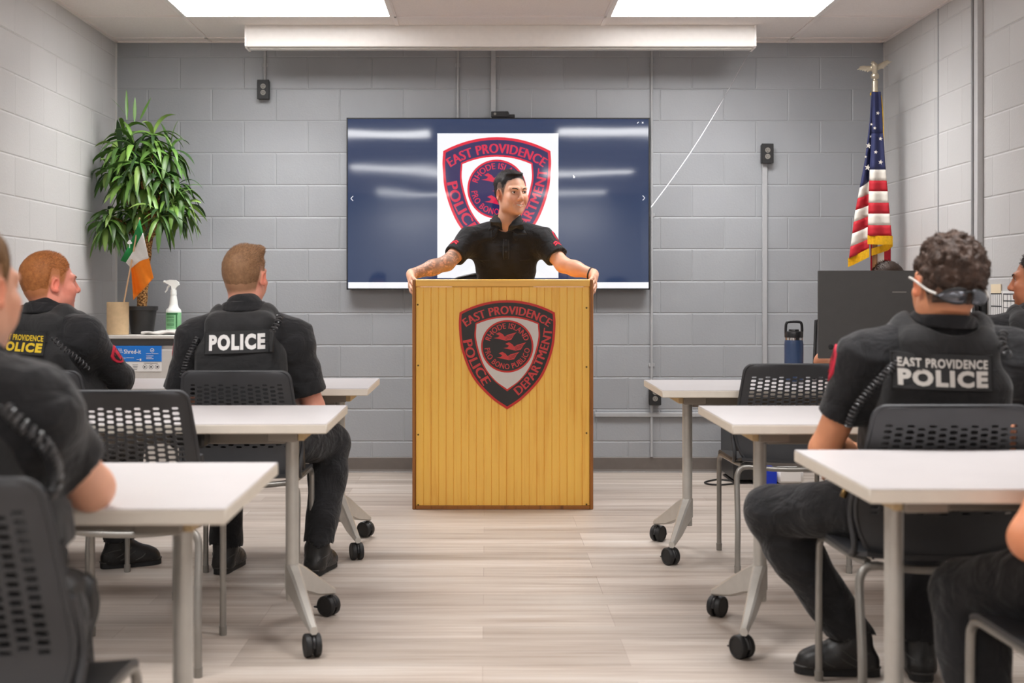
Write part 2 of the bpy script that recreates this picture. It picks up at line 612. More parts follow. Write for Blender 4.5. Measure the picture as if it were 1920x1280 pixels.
def cap(a, b, ra, rb=None, k=0.03, op='+'):
    return dict(t='cap', a=np.array(a, float), b=np.array(b, float), ra=ra, rb=ra if rb is None else rb, k=k, op=op)
def cone(a, b, ra, rb=None, k=0.02, op='+'):
    return dict(t='cone', a=np.array(a, float), b=np.array(b, float), ra=ra, rb=ra if rb is None else rb, k=k, op=op)
def ell(c, r, R=None, k=0.03, op='+'):
    return dict(t='ell', c=np.array(c, float), r=np.array(r, float), R=np.eye(3) if R is None else np.array(R, float), k=k, op=op)
def rbox(c, h, rd, R=None, k=0.02, op='+'):
    return dict(t='box', c=np.array(c, float), r=np.array(h, float), rd=rd, R=np.eye(3) if R is None else np.array(R, float), k=k, op=op)
def plane(n, p, k=0.0):
    """keeps the side the normal points away from"""
    n = np.array(n, float); n /= np.linalg.norm(n)
    return dict(t='plane', n=n, p=np.array(p, float), k=k, op='i')

def _bb(p):
    if p['t'] in ('cap', 'cone'):
        r = max(p['ra'], p['rb'])
        return np.minimum(p['a'], p['b']) - r, np.maximum(p['a'], p['b']) + r
    r = (np.abs(p['R']) @ p['r']) + p.get('rd', 0)
    return p['c'] - r, p['c'] + r

def _dist(p, X, Y, Z):
    t = p['t']
    if t in ('cap', 'cone'):
        ab = p['b'] - p['a']; L2 = float(ab @ ab)
        x, y, z = X - p['a'][0], Y - p['a'][1], Z - p['a'][2]
        h = (x * ab[0] + y * ab[1] + z * ab[2]) / L2
        hc = np.clip(h, 0, 1)
        d = np.sqrt((x - hc * ab[0]) ** 2 + (y - hc * ab[1]) ** 2 + (z - hc * ab[2]) ** 2) if t == 'cap' else \
            np.sqrt((x - h * ab[0]) ** 2 + (y - h * ab[1]) ** 2 + (z - h * ab[2]) ** 2)
        d = d - (p['ra'] + (p['rb'] - p['ra']) * hc)
        if t == 'cone':
            L = math.sqrt(L2)
            d = np.maximum(d, np.maximum(-h * L, (h - 1) * L))
        return d
    if t == 'plane':
        return (X - p['p'][0]) * p['n'][0] + (Y - p['p'][1]) * p['n'][1] + (Z - p['p'][2]) * p['n'][2]
    R = p['R']
    x, y, z = X - p['c'][0], Y - p['c'][1], Z - p['c'][2]
    q = [x * R[0, i] + y * R[1, i] + z * R[2, i] for i in range(3)]
    if t == 'ell':
        r = p['r']
        k0 = np.sqrt((q[0] / r[0]) ** 2 + (q[1] / r[1]) ** 2 + (q[2] / r[2]) ** 2)
        k1 = np.sqrt((q[0] / r[0] ** 2) ** 2 + (q[1] / r[1] ** 2) ** 2 + (q[2] / r[2] ** 2) ** 2)
        return k0 * (k0 - 1) / np.maximum(k1, 1e-6)
    h, rd = p['r'], p['rd']
    d = [np.abs(q[i]) - h[i] for i in range(3)]
    o = np.sqrt(sum(np.maximum(v, 0) ** 2 for v in d))
    return o + np.minimum(np.maximum(d[0], np.maximum(d[1], d[2])), 0) - rd

_LAT = rng.random((32, 32, 32)).astype(np.float32)
def vnoise(P, f):
    q = P * f + 100.0
    i = np.floor(q).astype(int); w = q - i
    w = w * w * (3 - 2 * w)
    i &= 31
    j = (i + 1) & 31
    r = 0
    for dx in (0, 1):
        for dy in (0, 1):
            for dz in (0, 1):
                ww = (w[:, 0] if dx else 1 - w[:, 0]) * (w[:, 1] if dy else 1 - w[:, 1]) * (w[:, 2] if dz else 1 - w[:, 2])
                r = r + ww * _LAT[(j if dx else i)[:, 0], (j if dy else i)[:, 1], (j if dz else i)[:, 2]]
    return r * 2 - 1

def _axis(lo, hi, vox, fine):
    if fine is None:
        return np.arange(lo, hi + vox, vox)
    c, hw, fv = fine
    a, b = max(lo, c - hw), min(hi, c + hw)
    if b - a < fv * 4:
        return np.arange(lo, hi + vox, vox)
    n1 = max(int(math.ceil((a - lo) / vox)), 1) if a > lo else 0
    n2 = max(int(math.ceil((b - a) / fv)), 1)
    n3 = max(int(math.ceil((hi - b) / vox)), 1) if hi > b else 0
    parts = []
    if n1: parts.append(np.linspace(lo, a, n1 + 1)[:-1])
    parts.append(np.linspace(a, b, n2 + 1))
    if n3: parts.append(np.linspace(b, hi, n3 + 1)[1:])
    return np.concatenate(parts)

def implicit(prims, vox=0.006, noise=(), post=None, fine=None):
    lo = np.full(3, 1e9); hi = np.full(3, -1e9)
    for p in prims:
        if p['op'] == '+':
            a, b = _bb(p); lo = np.minimum(lo, a); hi = np.maximum(hi, b)
    lo = lo - 4 * vox - 0.01; hi = hi + 4 * vox + 0.01
    ax = [_axis(lo[i], hi[i], vox, None if fine is None else (fine[0][i], fine[1][i], fine[2])) for i in range(3)]
    n = np.array([len(a) for a in ax])
    Fd = np.full(tuple(n), 0.2, np.float32)
    for p in prims:
        if p['t'] == 'plane':
            d = _dist(p, ax[0][:, None, None].astype(np.float32), ax[1][None, :, None].astype(np.float32), ax[2][None, None, :].astype(np.float32)).astype(np.float32)
            Fd = -_smin(-Fd, -d, p['k'])
            continue
        a, b = _bb(p)
        m = p['k'] + 4 * vox
        i0 = np.array([max(np.searchsorted(ax[i], a[i] - m) - 1, 0) for i in range(3)])
        i1 = np.array([min(np.searchsorted(ax[i], b[i] + m) + 1, n[i]) for i in range(3)])
        if np.any(i1 <= i0):
            continue
        sl = tuple(slice(i0[i], i1[i]) for i in range(3))
        d = _dist(p, ax[0][sl[0]][:, None, None], ax[1][sl[1]][None, :, None], ax[2][sl[2]][None, None, :]).astype(np.float32)
        if p['op'] == '+':
            Fd[sl] = _smin(Fd[sl], d, p['k'])
        else:
            Fd[sl] = -_smin(-Fd[sl], d, p['k'])
    if noise or post:
        idx = np.argwhere(np.abs(Fd) < 0.03)
        P = np.stack([ax[i][idx[:, i]] for i in range(3)], 1)
        val = Fd[idx[:, 0], idx[:, 1], idx[:, 2]]
        for (f, amp, st) in noise:
            val = val - amp * vnoise(P * np.array(st), f)
        if post is not None:
            val = post(P, val)
        Fd[idx[:, 0], idx[:, 1], idx[:, 2]] = val
    Fd[0] = Fd[-1] = 0.2; Fd[:, 0] = Fd[:, -1] = 0.2; Fd[:, :, 0] = Fd[:, :, -1] = 0.2
    # surface nets
    s = Fd < 0
    c = [s[dx:n[0] - 1 + dx, dy:n[1] - 1 + dy, dz:n[2] - 1 + dz] for dx in (0, 1) for dy in (0, 1) for dz in (0, 1)]
    al = c[0] & c[1] & c[2] & c[3] & c[4] & c[5] & c[6] & c[7]
    an = c[0] | c[1] | c[2] | c[3] | c[4] | c[5] | c[6] | c[7]
    cells = np.argwhere(an & ~al)
    del c
    I = np.full((n[0] - 1, n[1] - 1, n[2] - 1), -1, np.int32)
    I[cells[:, 0], cells[:, 1], cells[:, 2]] = np.arange(len(cells))
    cor = {}
    for dx in (0, 1):
        for dy in (0, 1):
            for dz in (0, 1):
                cor[(dx, dy, dz)] = Fd[cells[:, 0] + dx, cells[:, 1] + dy, cells[:, 2] + dz]
    acc = np.zeros((len(cells), 3)); cnt = np.zeros(len(cells))
    ks = list(cor)
    for a in range(8):
        for b in range(a + 1, 8):
            ka, kb = np.array(ks[a]), np.array(ks[b])
            if np.abs(ka - kb).sum() != 1:
                continue
            va, vb = cor[ks[a]], cor[ks[b]]
            mk = (va < 0) != (vb < 0)
            t = np.where(mk, va / np.where(mk, va - vb, 1), 0)
            acc += np.where(mk[:, None], ka[None] + t[:, None] * (kb - ka)[None], 0)
            cnt += mk
    fr = acc / np.maximum(cnt, 1)[:, None]
    V = np.stack([ax[i][cells[:, i]] * (1 - fr[:, i]) + ax[i][cells[:, i] + 1] * fr[:, i] for i in range(3)], 1)
    Q = []
    for axis in range(3):
        sh = [slice(None)] * 3
        s0 = list(sh); s0[axis] = slice(0, -1); s1 = list(sh); s1[axis] = slice(1, None)
        A, B = s[tuple(s0)], s[tuple(s1)]
        e = np.argwhere(A != B)
        o1, o2 = (axis + 1) % 3, (axis + 2) % 3
        e = e[(e[:, o1] > 0) & (e[:, o2] > 0)]
        e = e[(e[:, o1] < n[o1] - 1) & (e[:, o2] < n[o2] - 1)]
        u = np.zeros(3, int); u[o1] = 1
        w = np.zeros(3, int); w[o2] = 1
        g = lambda q: I[q[:, 0], q[:, 1], q[:, 2]]
        q = np.stack([g(e - u - w), g(e - w), g(e), g(e - u)], 1)
        inside_first = s[e[:, 0], e[:, 1], e[:, 2]]
        q[~inside_first] = q[~inside_first][:, ::-1]
        Q.append(q)
    Q = np.concatenate(Q)
    Q = Q[(Q >= 0).all(1)]
    return V, Q

def vnormals(V, Q):
    fn = np.cross(V[Q[:, 2]] - V[Q[:, 0]], V[Q[:, 3]] - V[Q[:, 1]])
    N = np.zeros_like(V)
    for i in range(4):
        np.add.at(N, Q[:, i], fn)
    return N / np.maximum(np.linalg.norm(N, axis=1), 1e-12)[:, None]

def relax(V, Q, it=1, lam=0.5):
    for _ in range(it):
        A = np.zeros_like(V); c = np.zeros(len(V))
        for i in range(4):
            a, b = Q[:, i], Q[:, (i + 1) % 4]
            np.add.at(A, a, V[b]); np.add.at(c, a, 1)
        V = V * (1 - lam) + lam * A / np.maximum(c, 1)[:, None]
    return V

def bvh_of(o):
    me = o.data
    off = OFF.get(o.name, Vector((0, 0, 0)))
    vs = [v.co + off for v in me.vertices]
    return BVHTree.FromPolygons(vs, [tuple(p.vertices) for p in me.polygons])

class Patch:
    """a smooth local surface fitted to a mesh, seen along -N: S(x, y, off) -> point"""
    def __init__(self, bvh, O, X, Y, w, h, quad=True):
        self.O, self.X, self.Y = Vector(O), Vector(X).normalized(), Vector(Y).normalized()
        self.N = self.X.cross(self.Y).normalized()
        A, B = [], []
        for i in range(9):
            for j in range(7):
                x, y = (i / 8 - .5) * w, (j / 6 - .5) * h
                st = self.O + self.X * x + self.Y * y + self.N * 0.35
                hit = bvh.ray_cast(st, -self.N, 0.7)
                if hit[0] is not None:
                    z = 0.35 - (hit[0] - st).length
                    A.append([1, x, y, x * x, x * y, y * y] if quad else [1, x, y]); B.append(z)
        if len(B) < 8:
            A, B = [[1, 0, 0, 0, 0, 0]] * 8, [0] * 8
        med = np.median(B)
        A = [a for a, b in zip(A, B) if abs(b - med) < .09]; B = [b for b in B if abs(b - med) < .09]
        self.c = np.linalg.lstsq(np.array(A, float), np.array(B, float), rcond=None)[0]
        self.quad = quad
    def __call__(self, x, y, off=0.0):
        t = [1, x, y, x * x, x * y, y * y] if self.quad else [1, x, y]
        return self.O + self.X * x + self.Y * y + self.N * (float(np.dot(self.c[:len(t)], t)) + off)
# ------------------------------------------------------------------ room shell
cx, cy = (XL + XR) / 2, (YB + YF) / 2
hx, hy = (XR - XL) / 2, (YB - YF) / 2
struct('floor', MB().box((cx, cy, -0.05), (hx + .1, hy + .1, .05)), M['floor'])
struct('ceiling', MB().box((cx, cy, ZC + .05), (hx + .1, hy + .1, .05)), M['ceiling'])
struct('wall_back', MB().box((cx, YB + .05, ZC / 2), (hx + .1, .05, ZC / 2)), M['wall_back'])
struct('wall_left', MB().box((XL - .05, cy, ZC / 2), (.05, hy, ZC / 2)), M['wall_side'])
struct('wall_right', MB().box((XR + .05, cy, ZC / 2), (.05, hy, ZC / 2)), M['wall_side'])
struct('wall_front', MB().box((cx, YF - .05, ZC / 2), (hx + .1, .05, ZC / 2)), M['wall_side'])
def base_strip(name, p, q):
    mb = MB(); p, q = Vector(p), Vector(q)
    d = (q - p).normalized(); nrm = Vector((-d.y, d.x, 0))
    prof = [(0, 0), (.016, 0), (.010, .008), (.006, .02), (.006, .092), (.002, .098), (0, .098)]
    L = (q - p).length
    vs = [p + nrm * a + Vector((0, 0, b)) for a, b in prof] + [q + nrm * a + Vector((0, 0, b)) for a, b in prof]
    n = len(prof)
    mb.add(vs, [(i, (i + 1) % n, n + (i + 1) % n, n + i) for i in range(n)])
    struct(name, mb, M['base'])
base_strip('baseboard_back', (XR, YB, 0), (XL, YB, 0))
base_strip('baseboard_left', (XL, YB, 0), (XL, YF, 0))
base_strip('baseboard_right', (XR, YF, 0), (XR, YB, 0))
# ceiling grid, wall angle, corner caulk, control joints
GX = [-1.75, -0.53, 0.69, 1.91]
GY = [7.22 + .61 - .61 * k for k in range(21)]
mb = MB()
for gx in GX:
    mb.box((gx, cy, ZC - .002), (.012, hy, .004))
for gy in GY:
    if gy > YF:
        mb.box((cx, gy, ZC - .002), (hx, .012, .004))
struct('trim_1', mb, M['grid'])
mb = MB()
mb.box((cx, YB - .011, ZC - .004), (hx, .011, .005))
mb.box((XL + .011, cy, ZC - .004), (.011, hy, .005)); mb.box((XR - .011, cy, ZC - .004), (.011, hy, .005))
struct('trim_2', mb, M['grid'])
struct('trim_3', MB().box((XL + .004, YB - .004, ZC / 2), (.006, .006, ZC / 2)), M['grout'])
struct('trim_4', MB().box((XR - .003, YB - .003, ZC / 2), (.004, .004, ZC / 2)), M['grout'])
struct('trim_5', MB().box((W(277, 0, YB).x, YB - .0005, 1.3), (.004, .0025, .40)), M['race'])
struct('trim_6', MB().box((XR - .001, 7.0, ZC / 2), (.004, .006, ZC / 2)), M['race'])

# ------------------------------------------------------------------ ceiling lights
def ceiling_light(x0, y0, label):
    x1, y1 = x0 + 1.22, y0 + .61
    t = thing_world('ceiling_light', label, 'ceiling light', ((x0 + x1) / 2, (y0 + y1) / 2, ZC), 'recessed ceiling light panels')
    mb = MB(); e = .026
    for (a, b, c, d) in ((x0, y0, x1, y0 + e), (x0, y1 - e, x1, y1), (x0, y0 + e, x0 + e, y1 - e), (x1 - e, y0 + e, x1, y1 - e)):
        mb.box(((a + c) / 2, (b + d) / 2, ZC - .004), ((c - a) / 2, (d - b) / 2, .005), 0, .001)
    mb.build('light_frame', M['white_metal'], t)
    MB().box(((x0 + x1) / 2, (y0 + y1) / 2, ZC - .003), (.61 - e, .305 - e, .003)).build('light_diffuser', M['lamp'], t)
    la = bpy.data.lights.new('panel_lamp', 'AREA')
    la.shape = 'RECTANGLE'; la.size = 1.22 - 2 * e; la.size_y = .61 - 2 * e
    la.energy = LAMP_W; la.spread = LAMP_SPREAD; la.color = (1, .99, .985)
    lo = bpy.data.objects.new('panel_lamp', la); link(lo, t); lo.location = (0, 0, -.012)
LY = [7.22 - .61 - 3.66 * k for k in range(4)]
where = ['nearest the far grey wall', 'over the second row of tables', 'over the near tables', 'at the near end']
for k, y0 in enumerate(LY):
    ceiling_light(GX[0], y0, 'bright rectangular ceiling light panel on the plant side, ' + where[k])
    ceiling_light(GX[2], y0, 'bright rectangular ceiling light panel on the flag pole side, ' + where[k])

# ------------------------------------------------------------------ projector screen housing + chain
t = thing_world('projector_screen', 'long white retracted projection screen housing hung under the ceiling lights', 'projector screen', (0.08, 7.5, ZC - .07))
x0, x1 = W(459, 0, 7.46).x, W(1418, 0, 7.46).x
prof = [(7.46, ZC - .001), (7.46, ZC - .118), (7.466, ZC - .126), (7.475, ZC - .128), (7.585, ZC - .128), (7.59, ZC - .12), (7.59, ZC - .001)]
mb = MB().prism([(a - 7.46, b - ZC) for a, b in prof][::-1], (x0 + .012, 7.46, ZC), (0, 1, 0), (0, 0, 1), x1 - x0 - .024)
mb.build('screen_housing', M['white_metal'], t)
for xx in (x0, x1 - .012):
    MB().prism([(a - 7.46, b - ZC) for a, b in [(7.455, ZC - .001), (7.455, ZC - .125), (7.47, ZC - .134), (7.59, ZC - .134), (7.595, ZC - .12), (7.595, ZC - .001)]][::-1],
               (xx, 7.46, ZC), (0, 1, 0), (0, 0, 1), .012).build('end_cap', M['white_metal'], t)
MB().cyl((x0 + .02, 7.5, ZC - .132), (x1 - .02, 7.5, ZC - .132), .008, n=10).build('screen_bar', M['silver'], t)
P0, P1 = W(1408, 92, 7.5), W(1221, 388, 7.88)
pts = []
for i in range(161):
    s = i / 160
    p = P0.lerp(P1, s); p.z -= .05 * math.sin(math.pi * s); pts.append(p)
mb = MB()
for i in range(0, 161, 1):
    mb.ball(pts[i], .0030 if i % 2 else .0022, 6, 4)
mb.tube(pts, .0009, 5)
o = mb.build('pull_chain', M['chrome'])
tag(o, 'thin beaded pull chain slanting from the screen housing to the television edge', 'pull chain')

# ------------------------------------------------------------------ surface conduits and outlets
def conduit(x, z0, z1, wid, dep, label, m='race', round_=False):
    mb = MB()
    if round_:
        mb.cyl((x, YB - wid - .002, z0), (x, YB - wid - .002, z1), wid, n=14)
        z = z1 - .15
        while z > z0 + .1:
            mb.box((x, YB - .004, z), (wid * 2.2, .004, .012), 0, .002)
            z -= 0.95
    else:
        mb.box((x, YB - dep / 2, (z0 + z1) / 2), (wid, dep / 2, (z1 - z0) / 2), 0, .003)
    tag(mb.build('wall_conduit', M[m]), label, 'conduit', 'grey conduits on the back wall')
conduit(W(497, 0, YB).x, W(0, 153, YB).z, ZC, .009, .0, 'short dark grey pipe from the ceiling down to the outlet above the plant side', 'race', True)
conduit(W(858.5, 0, YB).x, 2.1, ZC, .0075, .0, 'narrow grey pipe dropping behind the top of the television', 'race', True)
conduit(W(925, 0, YB).x, 2.1, ZC, .0165, .02, 'wide grey raceway dropping to the box on top of the television')
conduit(W(1221.5, 0, YB).x, .1, ZC, .0085, .0, 'full height grey pipe running beside the television edge', 'race', True)
conduit(W(1433, 0, YB).x, W(0, 775, YB).z, W(0, 306, YB).z, .0155, .02, 'grey raceway running down from the outlet near the flag')
mb = MB().box(((W(1115, 0, YB).x + W(1437, 0, YB).x) / 2, YB - .01, W(0, 777, YB).z), ((W(1437, 0, YB).x - W(1115, 0, YB).x) / 2, .01, .014), 0, .003)
tag(mb.build('wall_conduit', M['race']), 'horizontal grey raceway low on the wall beside the wooden lectern', 'conduit', 'grey conduits on the back wall')
for (yy, wid, dep, lab) in ((6.39, .022, .03, 'wide pale raceway running down the side wall behind the curly haired person'), (6.50, .006, .012, 'thin grey cable channel beside the wide side wall raceway')):
    mb = MB().box((XR - dep / 2, yy, (ZC + .75) / 2), (dep / 2, wid, (ZC - .75) / 2), 0, .003)
    tag(mb.build('wall_conduit', M['race_pale' if wid > .01 else 'race']), lab, 'conduit', 'side wall conduits')

def outlet(px, py, label):
    c = W(px, py, YB); hw, hh, dp = .038, .062, .045
    t = thing_world('wall_outlet', label, 'outlet', (c.x, YB, c.z), 'black outlets on the back wall')
    MB().box((c.x, YB - dp / 2, c.z), (hw * .93, dp / 2, hh * .95), 0, .004).build('outlet_box', M['black'], t)
    MB().box((c.x, YB - dp - .003, c.z), (hw, .004, hh), 0, .003).build('cover_plate', M['rubber'], t)
    for s in (-1, 1):
        mb = MB()
        cc = Vector((c.x, YB - dp - .0075, c.z + s * .02))
        mb.cyl(cc, cc + Vector((0, -.003, 0)), .0165, n=20)
        q = mb.build('socket', M['glide'], t)
        mb = MB()
        for dx in (-.0065, .0065):
            mb.box(cc + Vector((dx, -.0032, .003)), (.0013, .0006, .0045))
        mb.cyl(cc + Vector((0, -.003, -.008)), cc + Vector((0, -.0038, -.008)), .0028, n=8)
        mb.build('slot', M['rubber'], q)
outlet(496, 170, 'black duplex outlet box high on the wall above the plant side')
outlet(1436, 289, 'black duplex outlet box on the wall near the national flag')
outlet(1226.5, 740, 'black outlet box low on the wall under the farthest table beside the lectern')
# ------------------------------------------------------------------ police shield emblem (unit: half width 1, y down from the top edge)
def shield_outline():
    top = [(math.sin(a) * 2.06, 2.06 - math.cos(a) * 2.06) for a in np.linspace(-.507, .507, 15)]
    right = catmull([(1.0, .258), (1.012, .55), (.955, 1.04), (.73, 1.61), (.345, 2.045), (0, 2.29)], 7)
    right = [tuple(p) for p in right][1:]
    left = [(-x, y) for x, y in right[:-1]][::-1]
    return top + right + left
def shield_inner(e=0.0):
    R = 1.55
    top = [(math.sin(a) * R, .365 - e + R - math.cos(a) * R) for a in np.linspace(-.427 - e * .5, .427 + e * .5, 13)]
    xr, yr = top[-1]
    right = catmull([(xr, yr), (.645 + e, .83), (.50 + e, 1.33), (.27 + e * .9, 1.66), (0, 1.865 + e * 1.3)], 7)
    right = [tuple(p) for p in right][1:]
    left = [(-x, y) for x, y in right[:-1]][::-1]
    return top + right + left
def inset(poly, d):
    P = np.array(poly); n = len(P); out = []
    area = sum(P[i][0] * P[(i + 1) % n][1] - P[(i + 1) % n][0] * P[i][1] for i in range(n))
    sg = 1 if area > 0 else -1
    for i in range(n):
        a, b, c = P[i - 1], P[i], P[(i + 1) % n]
        t1 = (b - a) / max(np.hypot(*(b - a)), 1e-9); t2 = (c - b) / max(np.hypot(*(c - b)), 1e-9)
        n1 = np.array([-t1[1], t1[0]]) * sg; n2 = np.array([-t2[1], t2[0]]) * sg
        q = n1 + n2; q = q / max(q @ q, .3) * 2
        out.append(tuple(b + q * d))
    return out
BIRD = [(-1, -.12), (-.62, -.02), (-.5, .2), (-.82, .42), (-.5, .62), (-.22, .38), (-.05, .06), (.2, .3), (.98, .62), (.74, .28), (.62, -.05), (.5, -.33), (.05, -.45), (-.4, -.28)]

def emblem(parent, O, X, Y, s, mats, dz=.0006, t0=.004, name='emblem'):
    """mats: red, dark, white, letters.  O = middle of the top edge; X right, Y up; s = half width in metres"""
    O, X, Y = Vector(O), Vector(X), Vector(Y); N = X.cross(Y)
    def P(x, y, z): return O + X * (x * s) - Y * (y * s) + N * z
    def layer(mb, poly, z0, z1, m):
        poly = [(x * s, -y * s) for x, y in poly]
        a = sum(poly[i][0] * poly[(i + 1) % len(poly)][1] - poly[(i + 1) % len(poly)][0] * poly[i][1] for i in range(len(poly)))
        if a < 0: poly = poly[::-1]
        mb.prism(poly, O + N * z0, X, Y, z1 - z0, m)
    mb = MB()
    out = shield_outline()
    layer(mb, out, 0, t0, 0)
    layer(mb, inset(out, .05), t0, t0 + dz, 1)
    layer(mb, shield_inner(.035), t0 + dz, t0 + 2 * dz, 0)
    layer(mb, shield_inner(0), t0 + 2 * dz, t0 + 3 * dz, 2)
    circ = lambda r: [(r * math.cos(a), .968 + r * math.sin(a)) for a in np.linspace(0, 2 * math.pi, 56, endpoint=False)]
    layer(mb, circ(.55), t0 + 3 * dz, t0 + 4 * dz, 0)
    layer(mb, circ(.515), t0 + 4 * dz, t0 + 5 * dz, 1)
    e = mb.build(name, mats[:3], parent, smooth=False)
    zt = t0 + 5.5 * dz
    # lettering
    def arc(cx_, cy_, r, a0, a1, n=40):
        return [(cx_ + r * math.sin(a), cy_ - r * math.cos(a)) for a in np.linspace(a0, a1, n)]
    def put(word, path_down, h, bold, z, nm):
        path = [(x, -y) for x, y in path_down]
        v, f, tw = text_geo(word, 0.0, 1.06)
        m2 = MB()
        for k, dx in enumerate((-bold, 0.0, bold)):
            w = np.array(v); w[:, 0] = (w[:, 0] + dx * 2.2 + bold * 2.2) * tw / (tw + bold * 4.4)
            q = text_path(w, f, tw, path, h)
            m2.add([P(a, -b, z + k * .00003) for a, b in q], f)
        o = m2.build(nm, mats[3], e, smooth=False)
    put('EAST PROVIDENCE', arc(0, 1.82, 1.525, -.60, .60), .172, .026, t0 + 2.2 * dz, 'lettering')
    put('POLICE', [tuple(p) for p in catmull([(-.93, .85), (-.88, 1.08), (-.76, 1.37), (-.58, 1.66), (-.50, 1.80)], 8)], .19, .026, t0 + 2.2 * dz, 'lettering')
    put('DEPARTMENT', [tuple(p) for p in catmull([(.235, 2.0), (.46, 1.80), (.66, 1.50), (.82, 1.13), (.92, .78), (.945, .60)], 8)], .175, .024, t0 + 2.2 * dz, 'lettering')
    put('RHODE ISLAND', arc(0, .968, .375, -1.27, 1.27), .112, .016, zt, 'lettering')
    bot = [(.478 * math.sin(a), .968 - .478 * math.cos(a)) for a in np.linspace(-1.66, -2 * math.pi + 1.66, 40)]
    put('PRO BONO PUBLICO', bot, .112, .014, zt, 'lettering')
    for (bx, by) in ((-.04, .775), (.16, .985), (.02, 1.185)):
        m2 = MB(); z = zt
        m2.add([P(bx + a * .245, by - b * .165, z) for a, b in BIRD], [tuple(range(len(BIRD)))], 0)
        for k in range(3):
            y0 = .34 - k * .17
            m2.add([P(bx + a * .245, by - b * .165, z + dz * .5) for a, b in ((.02, y0 - .3), (.72 - k * .08, y0 + .02), (.71 - k * .08, y0 - .05), (.02, y0 - .35))], [(0, 1, 2, 3)], 1)
        m2.build('bird', [mats[3], mats[1]], e, smooth=False)
    return e
# ------------------------------------------------------------------ television
def screen_mat(name, col, k=1.0):
    nt = NT(name)
    nt.set(Base_Color=(0.004, 0.004, 0.005, 1), Roughness=0.05, IOR=1.75, Emission_Color=col, Emission_Strength=k, Specular_IOR_Level=0.5)
    co = coords(nt, scale=(0.7, 1, 1.6))
    nz = nt.n('ShaderNodeTexNoise', Scale=1.1, Detail=1.5)
    nt.l(co, nz.inputs['Vector'])
    nt.l(bump(nt, nz.outputs[0], 0.30, 0.010), nt.b.inputs['Normal'])
    return nt.m
M['scr_navy'] = screen_mat('screen_navy', srgb(38, 60, 97), 0.9)
M['scr_white'] = screen_mat('screen_white', srgb(250, 251, 255), 0.98)
M['scr_red'] = screen_mat('screen_red', srgb(232, 34, 62), 0.95)
M['scr_ink'] = screen_mat('screen_ink', srgb(48, 44, 96), 0.9)
M['scr_let'] = screen_mat('screen_lettering', srgb(222, 40, 78), 0.95)
d = 7.875
a, b = W(650, 221, d), W(1218, 543, d)
t = thing_world('television', 'huge wall mounted television showing a police shield slide', 'television', ((a.x + b.x) / 2, YB, b.z))
MB().box(((a.x + b.x) / 2, d + .026, (a.z + b.z) / 2), ((b.x - a.x) / 2, .026, (a.z - b.z) / 2), 0, .004).build('back_shell', M['black'], t)
MB().box(((a.x + b.x) / 2, 7.925, (a.z + b.z) / 2), (.35, .03, .22), 0, .003).build('wall_mount', M['black'], t)
mb = MB(); e = .007
mb.box(((a.x + b.x) / 2, d - .003, a.z - e / 2), ((b.x - a.x) / 2, .005, e / 2)); mb.box(((a.x + b.x) / 2, d - .003, b.z + e / 2 + .001), ((b.x - a.x) / 2, .005, e / 2 + .001))
mb.box((a.x + e / 2, d - .003, (a.z + b.z) / 2), (e / 2, .005, (a.z - b.z) / 2)); mb.box((b.x - e / 2, d - .003, (a.z + b.z) / 2), (e / 2, .005, (a.z - b.z) / 2))
mb.build('bezel', M['black'], t)
def pane(x0, z0, x1, z1, y):
    return MB().add([(x0, y, z0), (x1, y, z0), (x1, y, z1), (x0, y, z1)], [(0, 1, 2, 3)])
scr = pane(a.x + e, b.z + e, b.x - e, a.z - e, d - .001).build('display', M['scr_navy'], t)
p, q = W(820, 250, d), W(1047, 521, d)
pane(p.x, q.z, q.x, p.z, d - .0016).build('slide', M['scr_white'], scr)
p2, q2 = W(653, 529, d), W(1216, 541, d)
pane(p2.x, q2.z, q2.x, p2.z, d - .0016).build('taskbar', M['scr_white'], scr)
emblem(t, W(931.5, 257, d - .0018), (1, 0, 0), (0, 0, 1), 100.5 * d / F_PX, [M['scr_red'], M['scr_ink'], M['scr_white'], M['scr_let']], dz=.0003, t0=.0004, name='slide_emblem')
def stroke(mb, pts, w, y):
    for (x0, z0), (x1, z1) in zip(pts[:-1], pts[1:]):
        dx, dz = x1 - x0, z1 - z0; L = math.hypot(dx, dz); nx, nz = -dz / L * w, dx / L * w
        mb.add([(x0 - nx, y, z0 - nz), (x1 - nx, y, z1 - nz), (x1 + nx, y, z1 + nz), (x0 + nx, y, z0 + nz)], [(0, 1, 2, 3), ])
mb = MB()
for (px, sg) in ((660, -1), (1207, 1)):
    c = W(px, 372 if sg < 0 else 371, d); stroke(mb, [(c.x - sg * .007, c.z + .015), (c.x + sg * .007, c.z), (c.x - sg * .007, c.z - .015)], .0022, d - .0017)
c = W(1205, 230, d); stroke(mb, [(c.x - .005, c.z - .005), (c.x + .005, c.z + .005)], .0018, d - .0017); stroke(mb, [(c.x - .005, c.z + .005), (c.x + .005, c.z - .005)], .0018, d - .0018)
c = W(1196, 230, d); stroke(mb, [(c.x - .005, c.z - .005), (c.x + .005, c.z + .005)], .0022, d - .0017)
c = W(1076, 331, d); mb.add([(c.x - .006, d - .0017, c.z + .01), (c.x - .004, d - .0017, c.z - .008), (c.x + .004, d - .0017, c.z - .01), (c.x + .008, d - .0017, c.z)], [(0, 1, 2, 3)])
mb.build('screen_icons', M['scr_white'], scr, smooth=False)
